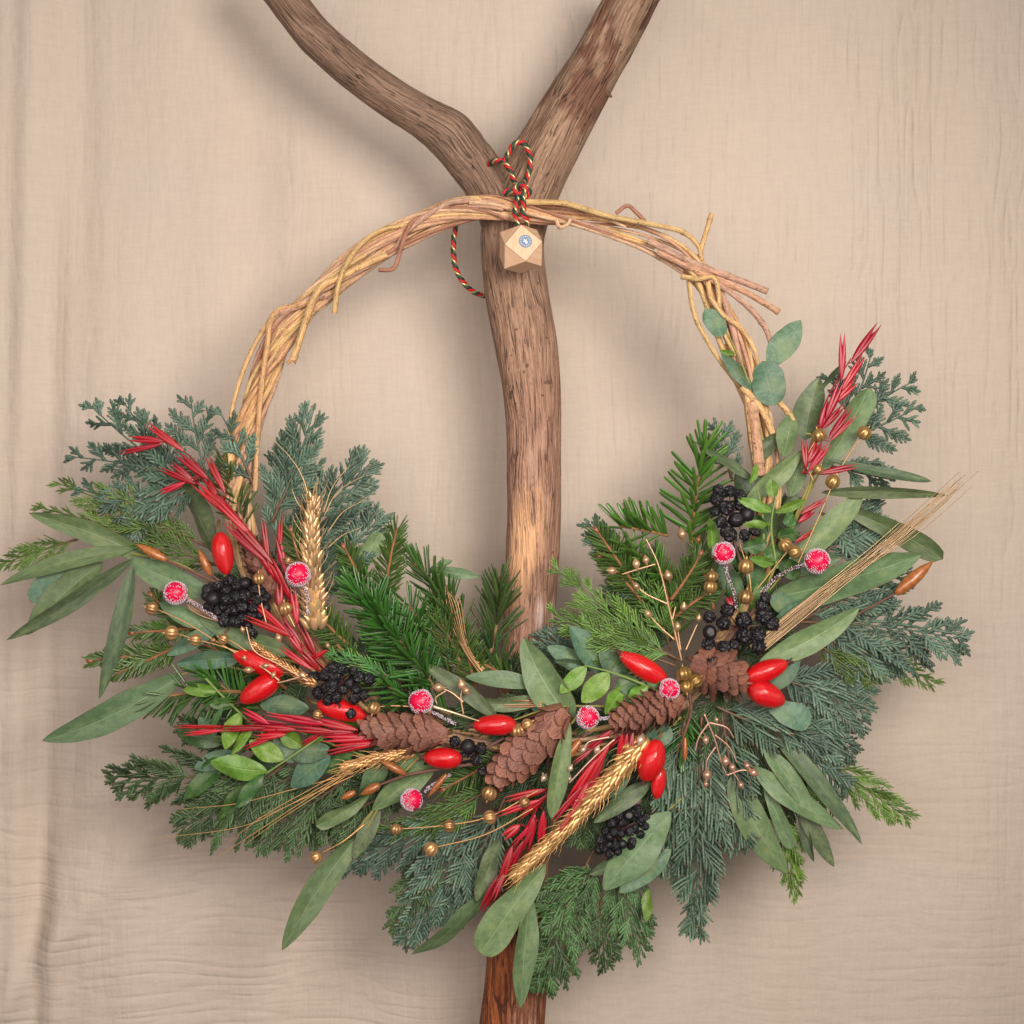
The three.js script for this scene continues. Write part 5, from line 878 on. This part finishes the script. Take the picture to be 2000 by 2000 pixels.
flax('trio of gold seeds beside the knobbly cone at four o\'clock', [[[1350, 1350], [1352, 1335]]], [[1336, 1315, 14, -1.8], [1359, 1330, 13, -0.7], [1341, 1341, 12, 1.6]], 112, { c: [0.46, 0.29, 0.09] });
flax('outer gilded flax with round seeds beside the standing red oat', [[[1560, 1100], [1600, 1010], [1640, 920], [1680, 856]], [[1590, 940], [1575, 900], [1596, 855]]], [[1600, 850, 14, -2.0], [1687, 846, 13, -1], [1626, 941, 14, -1.2], [1597, 917, 10, -1]], 88, { c: [0.42, 0.27, 0.1] });
flax('pair of gold seeds over the leafy sprig above the outer frosted berry', [[[1480, 1150], [1520, 1100], [1540, 1075]]], [[1533, 1064, 14, -2.3], [1552, 1078, 13, -0.4]], 104, { c: [0.42, 0.27, 0.1] });
flax('string of gold seed cups above the black berries at three o\'clock', [[[1468, 1180], [1465, 1130], [1448, 1060, 80]]], [[1456, 1106, 14, -1.5], [1456, 1166, 15, -1.4], [1388, 1146, 13, 1.6], [1390, 1126, 12, -1.6]], 100, { c: [0.46, 0.28, 0.11] });
const drop = { drop: 1, cat: 'gold drop seed spray', name: 'gold_drop_spray', group: 'sprays of gold drop seeds in the wreath', c: [0.58, 0.38, 0.22], sr: 2 };
flax('tall gold spray of drop shaped seeds standing over the spruce inside the hoop', [[[1332, 1290], [1310, 1200], [1285, 1100], [1262, 1053]], [[1280, 1102], [1240, 1114], [1215, 1122]], [[1314, 1210], [1320, 1185]], [[1318, 1250], [1285, 1220], [1268, 1200]], [[1330, 1270], [1325, 1235]], [[1340, 1270], [1362, 1220]], [[1305, 1180], [1262, 1160], [1245, 1146]]], [[1196, 1115, 11, 3.3], [1243, 1102, 10, 4.5], [1262, 1094, 9, 4.5], [1332, 1044, 12, 4.5], [1305, 1125, 11, 4.4], [1243, 1145, 8, 4], [1266, 1199, 8, 4], [1335, 1186, 10, 4.7], [1323, 1224, 9, 4.6], [1365, 1208, 7, 4.8]], 88, drop);
flax('spray of pink gold drop seeds hanging over the weeping cypress at five o\'clock', [[[1376, 1395], [1395, 1440], [1410, 1490], [1420, 1515]], [[1385, 1412], [1366, 1440], [1358, 1468]], [[1398, 1460], [1382, 1485], [1380, 1505]], [[1397, 1436], [1425, 1460], [1440, 1490]], [[1420, 1515], [1450, 1505], [1468, 1508]], [[1425, 1500], [1440, 1520], [1448, 1534]], [[1386, 1412], [1420, 1422], [1434, 1442]]], [[1378, 1444, 9, 1.5], [1381, 1513, 11, 1.6], [1378, 1530, 7, 1.6], [1417, 1486, 10, 1.5], [1430, 1498, 9, 1.2], [1459, 1495, 8, 1], [1470, 1508, 10, 0.4], [1446, 1532, 8, 1.0], [1399, 1405, 5, 1.2]], 96, { ...drop, c: [0.56, 0.34, 0.24] });
flax('gold drop seeds by the black berries and the narrow dark leaf at six o\'clock', [[[905, 1372], [880, 1352], [862, 1345]], [[870, 1350], [850, 1365], [853, 1375]], [[905, 1395], [900, 1360], [905, 1340]]], [[857, 1343, 11, 3.2], [902, 1338, 11, 4.5], [910, 1348, 10, 0.9], [838, 1388, 8, 1.5]], 100, drop);
flax('tiny gold drop seeds scattered over the upper hip at eight o\'clock', [[[600, 1330], [540, 1296], [495, 1270], [480, 1225]], [[545, 1330], [520, 1310], [505, 1300]], [[600, 1318], [552, 1332], [540, 1334]]], [[475, 1230, 7, 4.5], [487, 1308, 9, 3.2], [519, 1300, 7, 3], [545, 1246, 8, 4.4], [534, 1318, 6, 2], [478, 1285, 5], [590, 1318, 8, 0.6], [640, 1260, 6, 1]], 112, drop);
flax('small pale gold drop seeds strewn over the red oats at six o\'clock', [[[1200, 1445], [1160, 1480], [1112, 1530]], [[1190, 1440], [1150, 1450], [1140, 1462]], [[1060, 1510], [1062, 1520]], [[1246, 1440], [1250, 1448]]], [[1139, 1463, 7, 2.4], [1166, 1463, 8, 2], [1114, 1499, 7, 2], [1112, 1521, 6, 2], [1062, 1518, 8, 2.2], [1251, 1444, 10, 2]], 106, { ...drop, c: [0.66, 0.48, 0.36] });

// rose hips
reseed(31);
hip('upright red hip beside the red oat at nine o\'clock', [428, 1040], [443, 1122], 42, 80, { crown: 0 });
hip('upper of the two red hips at eight o\'clock, under the gold grass ear', [556, 1314], [456, 1276], 42, 86, { crown: 0 });
hip('lower of the two red hips at eight o\'clock, its dark end pointing outward', [545, 1322], [470, 1370], 46, 88);
hip('red hip partly under the black berries at seven o\'clock', [620, 1374], [716, 1400], 42, 74, { crown: 0 });
hip('bright red hip at six o\'clock with a gold seed at its end', [1008, 1415], [924, 1417], 42, 98);
hip('red hip beside the small black berries at six o\'clock, above the bud twig', [902, 1482], [828, 1480], 42, 92);
hip('red hip above the frosted berry at five o\'clock, under the bright cedar', [1302, 1332], [1210, 1276], 42, 84);
hip('large red hip hanging beside the slanting wheat ear', [1286, 1446], [1258, 1524], 54, 92, { round: 1 });
hip('small split red hip behind the large hanging one', [1290, 1496], [1282, 1560], 30, 80, { crown: 0 });
hip('upper hip of the pair beyond the knobbly cone, its dark end out', [1456, 1326], [1538, 1294], 42, 92);
hip('lower hip of the pair beyond the knobbly cone, without a dark end', [1462, 1342], [1532, 1372], 50, 90, { crown: 0 });

// black berries
const heap = (cx, cy, rx, ry, n, r, ang = 0, s = 1) => { reseed(500 + s); const o = []; let g = 0; while (o.length < n && g++ < 4000) { const a = rnd() * 6.283, q = Math.sqrt(rnd()), u = rx * q * Math.cos(a), v = ry * q * Math.sin(a), x = cx + u * Math.cos(ang) - v * Math.sin(ang), y = cy + u * Math.sin(ang) + v * Math.cos(ang), z = rr(-6, 4) + 16 * (1 - q * q); if (o.every((p) => Math.hypot(p[0] - x, p[1] - y, (p[3] - z)) > r * 1.35)) o.push([x, y, r * rr(0.88, 1.12), z]); } return o; };
berries('largest cluster of black berries, at nine o\'clock under the red oat', [[[440, 1240], [470, 1180]]], [...heap(468, 1172, 60, 40, 26, 12.5, 0.15, 1), [445, 1212, 12, 4], [470, 1212, 13, 6], [490, 1222, 12, 2], [499, 1234, 12, 4], [412, 1150, 11, 0], [515, 1155, 11, 0]], 78);
berries('cluster of black berries at seven o\'clock over a red hip', [[[600, 1320], [640, 1322], [668, 1335]]], [...heap(668, 1335, 52, 40, 18, 12.5, 0.4, 2), [725, 1322, 12, 4], [612, 1318, 11, 2], [690, 1388, 11, 6], [655, 1300, 13, 4]], 88);
berries('few black berries between a red hip and the largest cone at six o\'clock', [[[985, 1440], [930, 1470]]], [[890, 1443, 12, 2], [915, 1452, 14, 6], [940, 1456, 13, 2], [908, 1474, 13, 4], [932, 1478, 14, 8], [944, 1500, 12, 0]], 82);
berries('black berries at two o\'clock beside the tall fir sprig', [[[1450, 1110], [1434, 1060], [1425, 1000]]], [[1398, 958, 13, 2], [1420, 960, 13, 4], [1395, 975, 14, 6], [1412, 992, 15, 8], [1440, 968, 13, 0], [1392, 998, 12, 0], [1452, 1005, 14, 4], [1432, 1015, 14, 6], [1412, 1038, 14, 8], [1420, 1045, 16, 8], [1448, 1045, 13, 2], [1470, 1035, 13, -2], [1440, 985, 13, -2], [1405, 1020, 13, 0], [1465, 985, 12, -6]], 84);
berries('glossy cluster of large black berries above the knobbly cone', [[[1420, 1260], [1440, 1225]]], [[1381, 1203, 14, 0], [1415, 1190, 15, 2], [1407, 1214, 16, 8], [1445, 1208, 17, 8], [1485, 1200, 17, 8], [1488, 1164, 13, 4], [1502, 1216, 15, 2], [1381, 1232, 14, 4], [1446, 1238, 16, 6], [1474, 1238, 16, 8], [1379, 1255, 14, 4], [1408, 1260, 14, 6], [1475, 1261, 16, 6], [1384, 1289, 16, 14], [1482, 1180, 14, 0], [1430, 1256, 12, -4]], 86);
berries('lowest cluster of black berries, shrivelled, above the paired eucalyptus leaves', [[[1250, 1560], [1215, 1610], [1200, 1625]]], [...heap(1212, 1618, 62, 30, 26, 9.5, -0.75, 3), [1170, 1652, 9, 0], [1185, 1650, 9, 2], [1250, 1600, 9, 0], [1232, 1580, 9, 0]], 66);

// frosted picks and buds
reseed(61);
frosted('outermost frosted berry at nine o\'clock beside the eucalyptus fan', [343, 1158], [[362, 1172], [395, 1190], [420, 1210]], 92, 20);
frosted('frosted berry against the upright wheat ear', [582, 1122], [[590, 1140], [600, 1170], [600, 1200]], 96, 21);
frosted('frosted berry above the plump level cone', [822, 1370], [[838, 1388], [862, 1402], [890, 1416]], 104, 20);
frosted('frosted berry with a dark frosted face, lowest on the ring', [804, 1562], [[826, 1550], [850, 1532], [880, 1515]], 96, 20, { bare: [0.75, -0.35, 0.6], sparse: 0.9 });
frosted('frosted berry beside the largest cone under the broad leaf', [1148, 1401], [[1168, 1406], [1185, 1404], [1200, 1400]], 104, 21, { bare: [0.4, 0, 0.9] });
frosted('frosted berry between the narrow and the knobbly cones', [1307, 1346], [[1318, 1362], [1330, 1380]], 110, 18);
frosted('frosted berry under the black berries at two o\'clock', [1413, 1080], [[1418, 1102], [1424, 1130], [1436, 1160], [1440, 1190]], 98, 21);
frosted('frosted berry over the outer eucalyptus leaves at three o\'clock', [1596, 1096], [[1578, 1102], [1545, 1112], [1510, 1136], [1488, 1160]], 98, 22);
buds('twig with brown buds lying over the eucalyptus fan at nine o\'clock', [[[500, 1175], [440, 1145], [370, 1115], [325, 1095]], [[440, 1145], [412, 1122]]], [[326, 1094, 266, 1062, 19], [412, 1124, 388, 1072, 17]], 66);
buds('reddish twig with slim buds lying at seven o\'clock under the two hips', [[[930, 1492], [860, 1502], [790, 1516], [740, 1534]]], [[792, 1512, 742, 1484, 16], [742, 1532, 704, 1552, 18], [694, 1546, 666, 1560, 14], [872, 1512, 836, 1556, 13]], 88);
buds('twig carrying one glossy orange bud over the cloth at three o\'clock', [[[1520, 1300], [1600, 1246], [1680, 1198], [1752, 1158]]], [[1750, 1160, 1822, 1095, 26]], 66);
buds('single orange bud beside the red oat at six o\'clock', [[[1150, 1430], [1138, 1442]]], [[1134, 1444, 1092, 1498, 18]], 92);
buds('bare knobbly brown twig hanging below the frosted berry at five o\'clock', [[[1346, 1350], [1350, 1390], [1336, 1440], [1332, 1480]]], [[1338, 1440, 1338, 1490, 9]], 92);

scene.traverse((o) => { if (o.isMesh) { o.castShadow = true; o.receiveShadow = true; } });
renderer.render(scene, camera);
